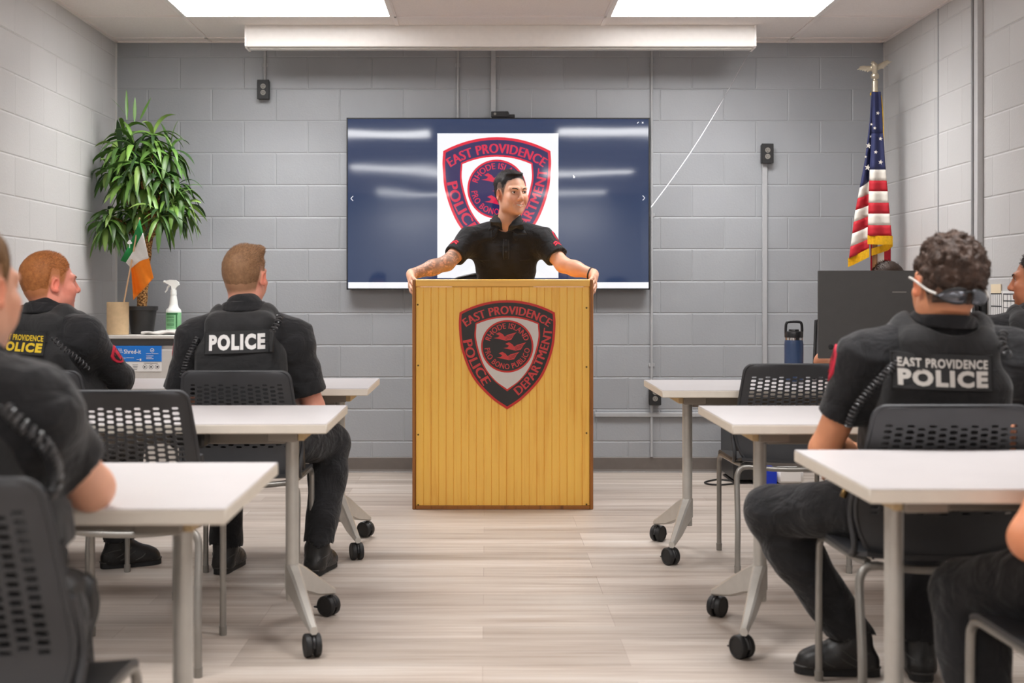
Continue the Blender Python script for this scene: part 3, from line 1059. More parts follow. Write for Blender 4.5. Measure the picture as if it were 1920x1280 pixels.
# small box on top of the television
p, q = W(920, 209, 7.87), W(963, 222, 7.87)
t = thing_world('camera_box', 'small black conference camera box sitting on top of the television', 'camera', ((p.x + q.x) / 2, 7.89, a.z))
MB().box(((p.x + q.x) / 2 - .012, 7.89, a.z + .021), (.055, .035, .018), 0, .004, Matrix.Rotation(math.radians(-6), 3, 'Z')).build('camera_body', M['black'], t)
MB().box(((p.x + q.x) / 2 + .05, 7.89, a.z + .012), (.03, .02, .01), 0, .003).build('mounting_clip', M['black'], t)
MB().cyl(((p.x + q.x) / 2 - .045, 7.858, a.z + .023), ((p.x + q.x) / 2 - .045, 7.852, a.z + .023), .008, n=14).build('lens', M['glide'], t)

# ------------------------------------------------------------------ lectern
y0, y1 = 6.58, 7.02
x0, x1 = W(773, 0, y0).x, W(1112.5, 0, y0).x
zt = 1.208
t = thing_world('lectern', 'varnished yellow beadboard wooden lectern bearing a police shield emblem', 'lectern', ((x0 + x1) / 2, y0, 0))
# beadboard front: boards with a bead and a v groove, cut as one profile
mb = MB(); pr = []
xa, xb = x0 + .018, x1 - .018
n = 23; wb = (xb - xa) / n
for k in range(n):
    u = xa + k * wb
    g = .0035 if k % 2 == 0 else .0025
    pr += [(u, g), (u + .0018, 0.0), (u + .008, -.0004), (u + wb - .008, -.0004), (u + wb - .0018, 0.0)]
pr.append((xb, .003))
zb = .02
vs = [(u, y0 + .012 + g, zb) for u, g in pr] + [(u, y0 + .012 + g, zt - .04) for u, g in pr]
m_ = len(pr)
mb.add(vs, [(i, i + 1, m_ + i + 1, m_ + i) for i in range(m_ - 1)])
mb.box(((xa + xb) / 2, y0 + .024, (zt + zb) / 2 - .01), ((xb - xa) / 2, .007, (zt - zb) / 2 - .03))
fp = mb.build('front_panel', M['pine'], t, smooth=False)
for xx in (x0 + .009, x1 - .009):
    MB().box((xx, (y0 + y1) / 2, zt / 2), (.009, (y1 - y0) / 2, zt / 2), 0, .003).build('side_panel', M['oak_dark'], t)
MB().box(((x0 + x1) / 2, y0 + .012, zt - .0195), ((x1 - x0) / 2 - .018, .014, .0195), 0, .004).build('top_rail', M['pine_rail'], t)
MB().box(((x0 + x1) / 2, y0 + .012, .01), ((x1 - x0) / 2 - .018, .010, .01), 0, .002).build('bottom_rail', M['oak_dark'], t)
MB().box(((x0 + x1) / 2, (y0 + y1) / 2 + .01, zt - .055), ((x1 - x0) / 2 - .018, (y1 - y0) / 2 - .03, .009), 0, .002).build('desk_board', M['pine_rail'], t)
MB().box(((x0 + x1) / 2, (y0 + y1) / 2, .62), ((x1 - x0) / 2 - .018, (y1 - y0) / 2 - .03, .009), 0, .002).build('shelf', M['pine_rail'], t)
for (px, py) in ((783, 571), (1100, 577), (784, 685), (1100, 688), (784, 815), (1100, 812), (784, 947), (897, 949), (984, 949), (1100, 946)):
    c = W(px, py, y0)
    MB().lathe([(.005, 0), (.005, .001), (.003, .0025), (0.0005, .003)], (c.x, y0 + .011, c.z), 10, R=Matrix.Rotation(math.pi / 2, 3, 'X')).build('screw', M['screw'], t)
M['sg_red'] = mat('sign_red', srgb(204, 42, 34), 0.35)
M['sg_black'] = mat('sign_black', srgb(38, 36, 36), 0.32)
M['sg_white'] = mat('sign_white', srgb(214, 208, 202), 0.4, noise=0.02)
M['sg_let'] = mat('sign_lettering', srgb(208, 62, 62), 0.4)
emblem(t, W(951, 562.5, y0 + .010), (1, 0, 0), (0, 0, 1), 89.5 * y0 / F_PX, [M['sg_red'], M['sg_black'], M['sg_white'], M['sg_let']], dz=.0005, t0=.004, name='shield_emblem')
# ------------------------------------------------------------------ flip-top training tables
TW, TD, TZ = .76, .32, .735
def make_table():
    t = thing('training_table', 'x', 'table')
    mb = MB().box((0, 0, TZ - .0015), (TW - .001, TD - .001, .0015), 0, .0012)
    mb.build('tabletop', M['lam'], t)
    MB().box((0, 0, TZ - .0165), (TW, TD, .0145), 0, .003).build('edge_band', M['lam_edge'], t)
    MB().box((0, 0, TZ - .066), (TW - .17, .03, .030), 0, .003).build('crossbeam', M['beam'], t)
    MB().box((.30, -.13, TZ - .062), (.055, .05, .03), 0, .008).build('cable_tray', M['black'], t)
    for s in (-1, 1):
        xc = s * (TW - .152)
        MB().cyl((xc, 0, .12), (xc, 0, TZ - .03), .0215, n=28).build('column', M['silver'], t)
        br = MB().box((xc, -.02, TZ - .049), (.048, .20, .019), 0, .004).build('tilt_bracket', M['beam'], t)
        MB().box((xc + s * .058, -.06, TZ - .048), (.011, .15, .017), 0, .003).build('bracket_end', M['tan'], br)
        for sy in (-1, 1):
            A = Vector((xc, 0, 0)); B = Vector((xc + s * .105, sy * .262, 0))
            d = (B - A).normalized(); n = Vector((-d.y, d.x, 0))
            # tapered cast arm: top edge slopes from the column to the caster
            st = [(-.012, .245, .150, .0215), (.02, .238, .142, .0215), (.07, .215, .130, .019), (.16, .165, .098, .016), (.262, .108, .078, .0125), (.284, .098, .074, .012)]
            vs, fs = [], []
            for (u, z1, z0, w) in st:
                c = A + d * u
                for (a, z) in ((-w, z0 + .006), (-w * .55, z0), (w * .55, z0), (w, z0 + .006), (w, z1 - .008), (w * .6, z1), (-w * .6, z1), (-w, z1 - .008)):
                    vs.append(c + n * a + Vector((0, 0, z)))
            for i in range(len(st) - 1):
                for k in range(8):
                    fs.append((i * 8 + k, i * 8 + (k + 1) % 8, (i + 1) * 8 + (k + 1) % 8, (i + 1) * 8 + k))
            fs.append(tuple(range(8))[::-1]); fs.append(tuple(range(len(vs) - 8, len(vs))))
            MB().add(vs, fs).build('foot_arm', M['silver'], t, angle=30)
            # twin wheel caster
            ca = A + d * .272
            ang = {(-1, -1): .5, (-1, 1): -.7, (1, -1): .35, (1, 1): 1.0}[(s, sy)]
            ax = Vector((math.cos(ang), math.sin(ang), 0)); fw = Vector((-ax.y, ax.x, 0))
            wc = ca + fw * .012; wc.z = .0365
            mb = MB().cyl((ca.x, ca.y, .06), (ca.x, ca.y, .095), .008, n=12)
            mb.tube([wc + fw * (.031 * math.cos(q)) + Vector((0, 0, .031 * math.sin(q))) for q in np.linspace(-.3, math.pi + .1, 12)], .007, 8)
            cs = mb.build('caster', M['black'], t)
            for k in (-1, 1):
                c0, c1 = wc + ax * (k * .005), wc + ax * (k * .026)
                mb = MB(); rr = [(.0335, 0), (.0365, .003), (.0365, .016), (.034, .0195), (.0285, .0205), (.0275, .0185), (.006, .0185)]
                Rm = Matrix((fw, Vector((0, 0, 1)), ax * k)).transposed()
                if k < 0: Rm = Matrix((-fw, Vector((0, 0, 1)), ax * k)).transposed()
                mb.lathe(rr, c0, 26, R=Rm)
                mb.build('wheel', M['rubber'], cs)
            mb = MB().box(wc + fw * .045 + Vector((0, 0, -.012)), (.011, .017, .003), 0, .0025, Matrix((ax, fw, Vector((0, 0, 1)))).transposed())
            mb.build('brake_lever', M['black'], cs)
    return t
tb = make_table()
TABLES = [
    (-1.26, 5.58, .4, 'white training table on the plant side in the row nearest the lectern'),
    (-1.252, 4.15, .6, 'white training table on the plant side in the middle row'),
    (-1.248, 2.635, .8, 'white training table under the bare elbow of the blond haired person, nearest row'),
    (1.487, 5.48, -.4, 'white training table carrying the monitor and the blue bottle'),
    (1.512, 4.14, -.3, 'white training table in front of the person with sunglasses on the neck'),
    (1.545, 2.88, -.2, 'white training table behind the person with sunglasses, nearest row'),
]
for i, (x, y, a_, lab) in enumerate(TABLES):
    o = tb if i == 0 else copy_tree(tb)
    o.location = (x, y, 0); o.rotation_euler.z = math.radians(a_)
    tag(o, lab, 'table', 'white training tables on casters')

# ------------------------------------------------------------------ perforated stacking chairs
def make_chair():
    t = thing('stacking_chair', 'x', 'chair')
    H, Z0 = .405, .44
    def hw(h):                       # half width over height
        v = h / H
        w = np.interp(v, [0, .12, .3, .6, 1], [.172, .205, .222, .214, .196])
        r = .028
        if h > H - r:
            w -= r - math.sqrt(max(r * r - (h - (H - r)) ** 2, 0))
        return w
    def S_(u, h, off=0.0):
        v = h / H; w = hw(h)
        y = -.195 - .03 * v - .055 * v ** 2.2 + .03 * u * u + .018 * math.exp(-((v - .28) / .18) ** 2)
        return Vector((u * w, y + off, Z0 + h))
    T = .006
    mb = MB()
    def sheet(u0, u1, h0, h1, nu, nv):
        for off in (0, -T):
            vs = [S_(u0 + (u1 - u0) * i / nu, h0 + (h1 - h0) * j / nv, off) for j in range(nv + 1) for i in range(nu + 1)]
            fs = []
            for j in range(nv):
                for i in range(nu):
                    q = j * (nu + 1) + i
                    f = (q, q + 1, q + nu + 2, q + nu + 1)
                    fs.append(f[::-1] if off == 0 else f)
            mb.add(vs, fs)
    ch = .0157; h0 = .112; NR, NC = 16, 13; U = .86
    cw = 2 * U / NC
    sheet(-1, 1, 0, h0, 20, 10)
    sheet(-1, 1, h0 + NR * ch, H, 20, 9)
    for s in (-1, 1):
        sheet(*( (-1, -U) if s < 0 else (U, 1)), h0, h0 + NR * ch, 2, NR)
    for c in range(NC):
        u = -U + cw * (c + .5)
        st = 0 if c % 2 == 0 else .5
        if st:
            sheet(u - cw / 2, u + cw / 2, h0, h0 + ch * .5, 2, 1)
            sheet(u - cw / 2, u + cw / 2, h0 + (NR - .5) * ch, h0 + NR * ch, 2, 1)
        for r in range(NR - (1 if st else 0)):
            hc = h0 + ch * (r + .5 + st)
            k = 1.0
            if r in (0, NR - 1 - (1 if st else 0)): k = .7
            A, B = cw / 2, ch / 2; a, b = A * .74 * (.8 + .2 * k), B * .62 * k
            out = [(A, B), (-A, B), (-A, -B), (A, -B)]
            inn = [(a, -b / 2), (a, b / 2), (a * .7, b), (-a * .7, b), (-a, b / 2), (-a, -b / 2), (-a * .7, -b), (a * .7, -b)]
            vs = []
            for off in (0, -T):
                vs += [S_(u + p, hc + q, off) for p, q in out] + [S_(u + p, hc + q, off) for p, q in inn]
            fr = [(3, 0, 5, 4), (0, 6, 5), (0, 1, 7, 6), (1, 8, 7), (1, 2, 9, 8), (2, 10, 9), (2, 3, 11, 10), (3, 4, 11)]
            fs = [f[::-1] for f in fr] + [tuple(12 + i for i in f) for f in fr]
            fs += [(4 + i, 4 + (i + 1) % 8, 16 + (i + 1) % 8, 16 + i) for i in range(8)]
            mb.add(vs, fs)
    edge = [S_(1, h, -T / 2) for h in np.concatenate([np.linspace(0, H - .028, 12), H - .028 + .028 * np.sin(np.linspace(.2, math.pi / 2, 6))])]
    edge += [Vector((-p.x, p.y, p.z)) for p in edge[::-1]]
    mb.tube(edge, .0065, 8)
    mb.build('backrest', M['plastic'], t, angle=50)
    # seat shell
    mb = MB()
    def seat(u, v, off):
        x = (u * 2 - 1); yy = -.205 + .44 * v
        w = .225 * min(1, (1 - .10 * max(0, .25 - v) / .25))
        r = .05
        if v > .9: w -= .05 * (1 - math.sqrt(max(0, 1 - ((v - .9) / .1) ** 2)))
        z = .452 - .010 * (1 - x * x) + .012 * max(0, (.2 - v) / .2) ** 2 - .035 * max(0, (v - .78) / .22) ** 2
        return Vector((x * w, yy, z + off))
    nu, nv = 16, 16
    top = [seat(i / nu, j / nv, 0) for j in range(nv + 1) for i in range(nu + 1)]
    bot = [seat(i / nu, j / nv, -.012) for j in range(nv + 1) for i in range(nu + 1)]
    fs = []
    for j in range(nv):
        for i in range(nu):
            q = j * (nu + 1) + i
            fs.append((q, q + 1, q + nu + 2, q + nu + 1)); fs.append(tuple(len(top) + k for k in (q + nu + 1, q + nu + 2, q + 1, q)))
    rim = [i for i in range(nu + 1)] + [j * (nu + 1) + nu for j in range(1, nu + 1)] + [nv * (nu + 1) + i for i in range(nu - 1, -1, -1)] + [j * (nu + 1) for j in range(nv - 1, 0, -1)]
    for k in range(len(rim)):
        p, q = rim[k], rim[(k + 1) % len(rim)]
        fs.append((p, len(top) + p, len(top) + q, q))
    mb.add(top + bot, fs)
    mb.build('seat', M['plastic'], t, angle=50)
    # tube frame
    rr = .0115
    bar = [Vector((x, -.185 - .012 * math.cos(x / .17 * math.pi / 2), .424 - .010 * (1 - (x / .17) ** 2))) for x in np.linspace(-.17, .17, 12)]
    MB().tube(bar, .0105, 12).build('rear_bar', M['silver_d'], t)
    for s in (-1, 1):
        pts = [tuple(q) for q in catmull([(s * .168, -.185, .424), (s * .195, -.183, .42), (s * .213, -.186, .40), (s * .219, -.192, .36), (s * .222, -.222, .24), (s * .224, -.236, .16), (s * .226, -.24, .08), (s * .226, -.241, .012)], 5)]
        lg = MB().tube(pts, rr, 12).build('leg', M['silver_d'], t)
        MB().cyl((s * .226, -.241, 0), (s * .226, -.241, .03), .0125, .0135, n=12).build('glide', M['glide'], lg)
        pts = [tuple(q) for q in catmull([(s * .19, -.17, .430), (s * .205, -.10, .430), (s * .212, .08, .430), (s * .214, .17, .428), (s * .215, .205, .41), (s * .216, .215, .37), (s * .216, .217, .2), (s * .216, .217, .012)], 5)]
        lg = MB().tube(pts, .0105, 12).build('leg', M['silver_d'], t)
        MB().cyl((s * .216, .217, 0), (s * .216, .217, .03), .0118, .013, n=12).build('glide', M['glide'], lg)
        pts = [tuple(q) for q in catmull([S_(s * 1.02, .21, .006), S_(s * 1.03, .12, .012), (s * .222, -.16, .475), (s * .218, -.12, .442), (s * .205, -.05, .436)], 6)]
        MB().tube(pts, .0085, 10).build('back_support', M['plastic'], t)
    return t
chair0 = make_chair()
CHAIRS = [
    (-.925, 4.88, 0, 'charcoal perforated chair under the officer whose back panel reads only POLICE'),
    (-1.69, 4.90, -3, 'charcoal perforated chair under the red haired officer with yellow lettering'),
    (-1.085, 3.94, 1.5, 'empty charcoal perforated chair between two tables on the plant side'),
    (-.885, 2.185, 0, 'charcoal perforated chair under the blond haired person, cut off by the picture edge'),
    (1.245, 5.325, 0, 'empty charcoal perforated chair with light showing through, pushed to the monitor table'),
    (1.19, 3.455, 0, 'charcoal perforated chair under the person with sunglasses on the neck'),
    (1.272, 2.52, 0, 'charcoal perforated chair under the person whose bare elbow and thigh enter at the frame edge'),
    (2.13, 4.88, 0, 'charcoal perforated chair under the officer seated against the side wall'),
]
for i, (x, y, a_, lab) in enumerate(CHAIRS):
    o = chair0 if i == 0 else copy_tree(chair0)
    o.location = (x, y, 0); o.rotation_euler.z = math.radians(a_)
    tag(o, lab, 'chair', 'charcoal perforated stacking chairs')

# ------------------------------------------------------------------ mesh office chairs (mostly hidden)
M['mesh_grey'] = mat('grey_mesh', srgb(98, 98, 102), 0.7, noise=0.1, nscale=300)
M['mesh_pale'] = mat('pale_grey_mesh', srgb(128, 130, 136), 0.7, noise=0.08, nscale=300)
def make_office_chair(mm, zback):
    t = thing('office_chair', 'x', 'office chair')
    MB().cyl((0, 0, .1), (0, 0, .39), .028, n=16).build('gas_column', M['black'], t)
    mb = MB()
    for k in range(5):
        a_ = k * 2 * math.pi / 5 + .3
        e = Vector((math.cos(a_), math.sin(a_), 0)) * .27
        mb.tube([(0, 0, .11), tuple(e * .5 + Vector((0, 0, .10))), tuple(e + Vector((0, 0, .075)))], [.024, .02, .014], 10)
    b_ = mb.build('star_base', M['black'], t)
    for k in range(5):
        a_ = k * 2 * math.pi / 5 + .3
        e = Vector((math.cos(a_), math.sin(a_), 0)) * .27
        tt = Vector((-math.sin(a_), math.cos(a_), 0))
        MB().cyl(e + tt * -.02 + Vector((0, 0, .03)), e + tt * .02 + Vector((0, 0, .03)), .03, n=18).build('caster', M['rubber'], b_)
    MB().box((0, 0, .42), (.235, .225, .035), 0, .03).build('seat', M['black'], t)
    h = zback - .58
    def bk(u, v):
        x = (u - .5) * (.44 - .06 * v)
        zz = .58 + h * v + (.035 * (1 - (2 * u - 1) ** 2) if v > .95 else 0)
        return Vector((x, -.25 - .06 * v + .05 * (2 * u - 1) ** 2, zz))
    mb = MB().grid(bk, 16, 14)
    o = mb.build('mesh_back', mm, t)
    md = o.modifiers.new('thick', 'SOLIDIFY'); md.thickness = .008
    MB().tube([bk(u, 1) for u in np.linspace(0, 1, 17)] + [bk(1, v) for v in np.linspace(.93, 0, 12)] + [bk(u, 0) for u in np.linspace(.94, 0, 14)] + [bk(0, v) for v in np.linspace(.07, .93, 12)], .009, 8, closed=True).build('back_frame', M['black'], t)
    MB().tube([(0, -.1, .43), (0, -.27, .45), (0, -.29, .62), (0, -.30, .8)], .02, 10).build('back_post', M['black'], t)
    return t
o = make_office_chair(M['mesh_grey'], 1.215); o.location = (-.03, 7.64, 0); o.rotation_euler.z = math.radians(6)
tag(o, 'grey mesh backed office chair behind the speaker, only its top edge above the lectern', 'office chair')
o = make_office_chair(M['mesh_pale'], .99); o.location = (1.91, 6.28, 0); o.rotation_euler.z = math.pi
tag(o, 'pale mesh backed office chair hidden behind the big monitor', 'office chair')
# ------------------------------------------------------------------ shredding console and what stands on it
M['cons'] = mat('console_grey', srgb(206, 202, 197), 0.4, noise=0.03)
M['cons_d'] = mat('console_dark', srgb(58, 55, 53), 0.5)
M['blue_card'] = mat('blue_sign', srgb(22, 120, 214), 0.35)
M['white_card'] = mat('white_card', srgb(238, 236, 234), 0.5)
M['ink'] = mat('print_ink', srgb(60, 62, 66), 0.6)
ZT = .893; YC = 7.25
x0, x1 = W(199, 0, YC).x, W(336, 0, YC).x
t = thing_world('shredding_console', 'pale locked document console with a blue printed sign on its front', 'cabinet', ((x0 + x1) / 2, YC, 0))
MB().box(((x0 + x1) / 2, YC + .235, .45), ((x1 - x0) / 2 - .012, .225, .42), 0, .004).build('body', M['cons'], t)
MB().box(((x0 + x1) / 2, YC + .232, ZT - .011), ((x1 - x0) / 2, .235, .011), 0, .004).build('worktop', M['cons'], t)
for xx in (x0 + .012, x1 - .012):
    MB().box((xx, YC + .012, .44), (.012, .013, .43), 0, .004).build('corner_post', M['cons'], t)
MB().box(((x0 + x1) / 2, YC + .232, .016), ((x1 - x0) / 2 - .02, .22, .016)).build('plinth', M['cons_d'], t)
MB().box(((x0 + x1) / 2, YC + .008, W(0, 641.5, YC).z), ((x1 - x0) / 2 - .025, .008, .019)).build('paper_slot', M['cons_d'], t)
MB().box(((x0 + x1) / 2, YC + .006, W(0, 652, YC).z - .25), ((x1 - x0) / 2 - .027, .006, .24), 0, .002).build('front_door', M['cons'], t)
a, b = W(217, 648, YC - .002), W(303, 677.5, YC - .002)
sg = MB().box(((a.x + b.x) / 2, YC - .0015, (a.z + b.z) / 2), ((b.x - a.x) / 2, .0015, (a.z - b.z) / 2)).build('sign', M['blue_card'], t)
mb = MB(); yy = YC - .0036
k = (b.x - a.x) / 86
text_flat(mb, 'Shred-it', (a.x + 15.5 * k, yy, a.z - 14.8 * k), (1, 0, 0), (0, 0, 1), 32 * k, 8 * k, bold=.012)
mb.build('lettering', M['white_card'], sg, smooth=False); mb = MB()
for i in range(3):
    for j in range(3):
        c = (a.x + (5.5 + 2.6 * j + .8 * i) * k, a.z - (6.5 + 3.0 * i) * k)
        mb.add([(c[0] - 1.0 * k, yy, c[1] + .9 * k), (c[0] + .4 * k, yy, c[1] - .9 * k), (c[0] + 1.2 * k, yy, c[1] - .3 * k), (c[0] - .2 * k, yy, c[1] + 1.3 * k)], [(0, 1, 2, 3)])
mb.build('logo_mark', M['white_card'], sg, smooth=False); mb = MB()
ring = [(a.x + (68.5 + 3.4 * math.cos(q)) * k, yy, a.z - (8.5 + 3.4 * math.sin(q)) * k) for q in np.linspace(0, 2 * math.pi, 20)]
stroke(mb, [(p[0], p[2]) for p in ring], .45 * k, yy)
stroke(mb, [(a.x + 66.8 * k, a.z - 8.4 * k), (a.x + 68.2 * k, a.z - 10 * k), (a.x + 71 * k, a.z - 6.6 * k)], .5 * k, yy)
mb.build('check_mark', M['white_card'], sg, smooth=False); mb = MB()
for (lx, ly, lw) in ((4, 23, 15), (20, 22.5, 14), (4, 25.3, 12), (57, 14.8, 10), (68, 14.8, 12), (57, 19, 14), (57, 21.6, 11), (57, 24.2, 14), (39, 26, 5)):
    mb.box((a.x + (lx + lw / 2) * k, yy, a.z - ly * k), (lw / 2 * k, .0003, .42 * k))
mb.box((a.x + 46.5 * k, yy, a.z - 26 * k), (1.5 * k, .0003, 1.9 * k))
mb.build('small_print', M['white_card'], sg, smooth=False)
a2, b2 = W(231, 678.5, YC), W(303, 696, YC)
cd = MB().box(((a2.x + b2.x) / 2, YC - .001, (a2.z + b2.z) / 2), ((b2.x - a2.x) / 2, .001, (a2.z - b2.z) / 2)).build('instruction_card', M['white_card'], t)
mb = MB(); yy = YC - .0026
for i in range(3):
    cxx = a2.x + (41 + 11.5 * i) * k; czz = a2.z - 9 * k
    stroke(mb, [(cxx + 4 * k * math.cos(q), czz + 4 * k * math.sin(q)) for q in np.linspace(0, 2 * math.pi, 18)], .3 * k, yy)
    mb.box((cxx + (i - 1) * .4 * k, yy, czz), ((1.2 + .3 * i) * k, .0003, 1.5 * k))
for i in range(2):
    for j in range(4):
        mb.box((a2.x + (7 + 16 * i) * k, yy, a2.z - (5 + 3 * j) * k), ((5 - j * .6) * k, .0003, .3 * k))
mb.box((a2.x + 52 * k, yy, a2.z - 2.2 * k), (13 * k, .0003, .45 * k))
mb.build('printed_icons', M['ink'], cd, smooth=False)

# plant
M['pot'] = mat('black_pot', srgb(46, 45, 46), 0.5, noise=0.08)
M['soil'] = mat('dark_soil', srgb(40, 32, 26), 0.95, noise=0.3, nscale=80, bmp=0.6, bscale=120)
def bark():
    nt = NT('palm_bark')
    co = coords(nt, scale=(1, 1, 1))
    v = nt.n('ShaderNodeTexVoronoi', Scale=95.0)
    nt.l(co, v.inputs['Vector'])
    r = ramp(nt, v.outputs['Distance'], [(0.1, srgb(214, 172, 112)), (0.55, srgb(150, 104, 52)), (0.8, srgb(70, 44, 22))])
    nt.l(r.outputs[0], nt.b.inputs['Base Color'])
    nt.l(bump(nt, v.outputs['Distance'], 0.8, 0.006), nt.b.inputs['Normal'])
    nt.set(Roughness=0.85)
    return nt.m
M['bark'] = bark()
M['leaf'] = col_attr_mat('glossy_leaf', rough=0.42, mul=0.12, nscale=25, spec=0.5)
PX, PY = W(267, 0, 7.47).x, 7.47
t = thing_world('potted_plant', 'tall leafy potted plant in a black pot on the console in the corner', 'plant', (PX, PY, ZT))
MB().lathe([(.062, 0), (.066, .004), (.082, .135), (.084, .14), (.091, .142), (.092, .163), (.088, .165), (.083, .150), (.080, .142)], (PX, PY, ZT + .001), 32).build('pot', M['pot'], t)
MB().lathe([(.0805, .139), (.06, .146), (.001, .148)], (PX, PY, ZT + .001), 24).build('soil', M['soil'], t)
tr = [tuple(p) for p in catmull([(PX - .005, PY, ZT + .13), (PX + .004, PY, ZT + .27), (PX + .02, PY + .01, ZT + .45), (PX + .035, PY + .02, ZT + .62)], 6)]
MB().tube(tr, list(np.linspace(.031, .026, len(tr)) * (1 + .08 * np.sin(np.arange(len(tr)) * 2.1))), 14).build('trunk', M['bark'], t)
TOP = Vector(tr[-1])
tips = [(250, 255, 7.46, 1.0), (287, 238, 7.5, 1.0), (226, 268, 7.42, .95), (318, 268, 7.5, .95), (262, 290, 7.36, 1.0), (240, 320, 7.40, .9), (305, 322, 7.42, .95), (275, 330, 7.42, .95), (212, 385, 7.42, .9), (325, 362, 7.46, 1.0), (262, 375, 7.47, .8), (295, 288, 7.6, .9), (232, 236, 7.55, .9), (345, 375, 7.55, .8), (205, 300, 7.5, .75), (200, 400, 7.38, .85), (228, 398, 7.46, .8), (300, 385, 7.36, .85), (335, 330, 7.5, .8), (250, 385, 7.45, .7)]
mb = MB()
for (px, py, dd, sc) in tips:
    e = W(px, py + 22, dd)
    mid = TOP.lerp(e, .5) + Vector((0, 0, -.02))
    mb.tube([tuple(q) for q in catmull([tuple(TOP - Vector((0, 0, .05))), tuple(mid), tuple(e)], 5)], [.011] * 6 + [.007] * 4 + [.005], 8)
mb.build('branches', M['bark'], t)
LV, LF, LC = [], [], []
lr = np.random.default_rng(5)
def leaf(p, az, el, L, w, droop, colr):
    n = 7
    d0 = Vector((math.cos(az) * math.cos(el), math.sin(az) * math.cos(el), math.sin(el)))
    side = Vector((-math.sin(az), math.cos(az), 0))
    b = len(LV); q = Vector(p); dd = d0.copy()
    roll = lr.normal(0, .35)
    for i in range(n + 1):
        s = i / n
        ww = w * (math.sin(math.pi * min(1, s * .93 + .05)) ** .8) * (1 - .25 * s)
        if i == n: ww = .0004
        up = side.cross(dd).normalized()
        sd = (side * math.cos(roll) + up * math.sin(roll)).normalized()
        for k, (a_, h_) in enumerate(((-1, .28), (0, 0), (1, .28))):
            v = q + sd * (a_ * ww) + up * (h_ * ww)
            v.x = max(v.x, XL + .006); v.y = min(v.y, YB - .01)
            LV.append(v)
            c = colr * (1.12 if k == 1 else 1.0)
            LC.append((c[0], c[1], c[2], 1))
        dd = (dd + Vector((0, 0, -droop / n))).normalized()
        q = q + dd * (L / n)
    for i in range(n):
        for k in range(2):
            a = b + i * 3 + k
            LF.append((a, a + 1, a + 4, a + 3))
shades = [np.array(srgb(*c)[:3]) for c in ((66, 100, 44), (88, 128, 54), (112, 152, 66), (48, 78, 38), (138, 172, 88), (78, 116, 50))]
for (px, py, dd, sc) in tips:
    e = W(px, py + 14, dd)
    nl = int(30 * sc)
    for k in range(nl):
        az = k * 2.399 + lr.normal(0, .25)
        s = k / nl
        el = math.radians(68 - 95 * s) + lr.normal(0, .18)
        L = (.17 + .10 * lr.random()) * sc
        leaf(e + Vector((0, 0, -.05 * s)), az, el, L, .0135 + .007 * lr.random(), 1.5 + 1.9 * lr.random(), shades[int(lr.integers(0, 6))] * lr.uniform(.8, 1.15))
for (px, py, az, el, L) in ((238, 225, 1.9, 1.35, .2), (252, 228, 1.6, 1.5, .15), (236, 215, 2.7, .9, .16), (262, 225, .7, 1.2, .16)):
    leaf(W(px, py, 7.45), az, el, L, .012, .4, shades[1])
mb = MB().add(LV, LF)
mb.build('foliage', M['leaf'], t, cols=np.array(LC))

# cardboard tube holding the small tricolour
M['card'] = mat('kraft_cardboard', srgb(206, 178, 140), 0.8, noise=0.06, nscale=40)
M['stick'] = mat('pale_stick', srgb(226, 190, 148), 0.6)
VX, VY = W(221, 0, 7.34).x, 7.34
t = thing_world('cardboard_tube', 'plain tan cardboard tube standing on the console beside the black pot', 'tube', (VX, VY, ZT))
MB().lathe([(.063, 0), (.0632, .19), (.0585, .19), (.0585, .012), (.001, .012)], (VX, VY, ZT + .001), 40).build('tube_body', M['card'], t)
GRN, WHT, ORG = (mat('flag_green', srgb(24, 128, 62), 0.8, noise=.05), mat('flag_white', srgb(232, 230, 226), 0.8, noise=.03), mat('flag_orange', srgb(252, 138, 26), 0.8, noise=.05))
s0, s1 = W(222, 585, 7.34), W(262, 408, 7.205)
s0.z = ZT + .016
t = thing_world('small_flag', 'small green white and orange flag on a thin stick leaning in the cardboard tube', 'flag', tuple(s0))
MB().tube([s0, s1], .0045, 10).build('flagstick', M['stick'], t)
ch = [[(262, 410), (249, 444), (226, 488)], [(268, 436), (252, 466), (236, 492)], [(279, 484), (262, 490), (246, 503)], [(288, 521), (270, 541), (250, 562)]]
ch = [[np.array(p, float) for p in catmull(c, 8)] for c in ch]
mb = MB()
for si in range(3):
    A, B = ch[si], ch[si + 1]
    def fn(u, v, A=A, B=B, si=si):
        i = u * 16; k = min(int(i), 15); w = i - k
        a_ = A[k] * (1 - w) + A[k + 1] * w; b_ = B[k] * (1 - w) + B[k + 1] * w
        p = a_ * (1 - v) + b_ * v
        dep = 7.20 + .09 * (p[1] - 408) / 150 - .018 * math.sin(u * 9 + (si + v) * 1.3) - .012 * (si + v) * math.sin(u * 5 + 1)
        return W(p[0], p[1], dep)
    mb.grid(fn, 24, 10, si)
o = mb.build('flag_cloth', [GRN, WHT, ORG], t)
md = o.modifiers.new('thick', 'SOLIDIFY'); md.thickness = .0012; md.offset = 0
mb = MB()
for (dx, dy) in ((-2.2, 0), (2.2, 0), (0, -3)):
    c = W(243 + dx, 455 + dy, 7.195); mb.cyl(c, c + Vector((0, .001, 0)), .0075, n=10)
c = W(243, 460, 7.195); mb.box(c, (.0018, .0006, .014))
mb.build('shamrock', WHT, o)

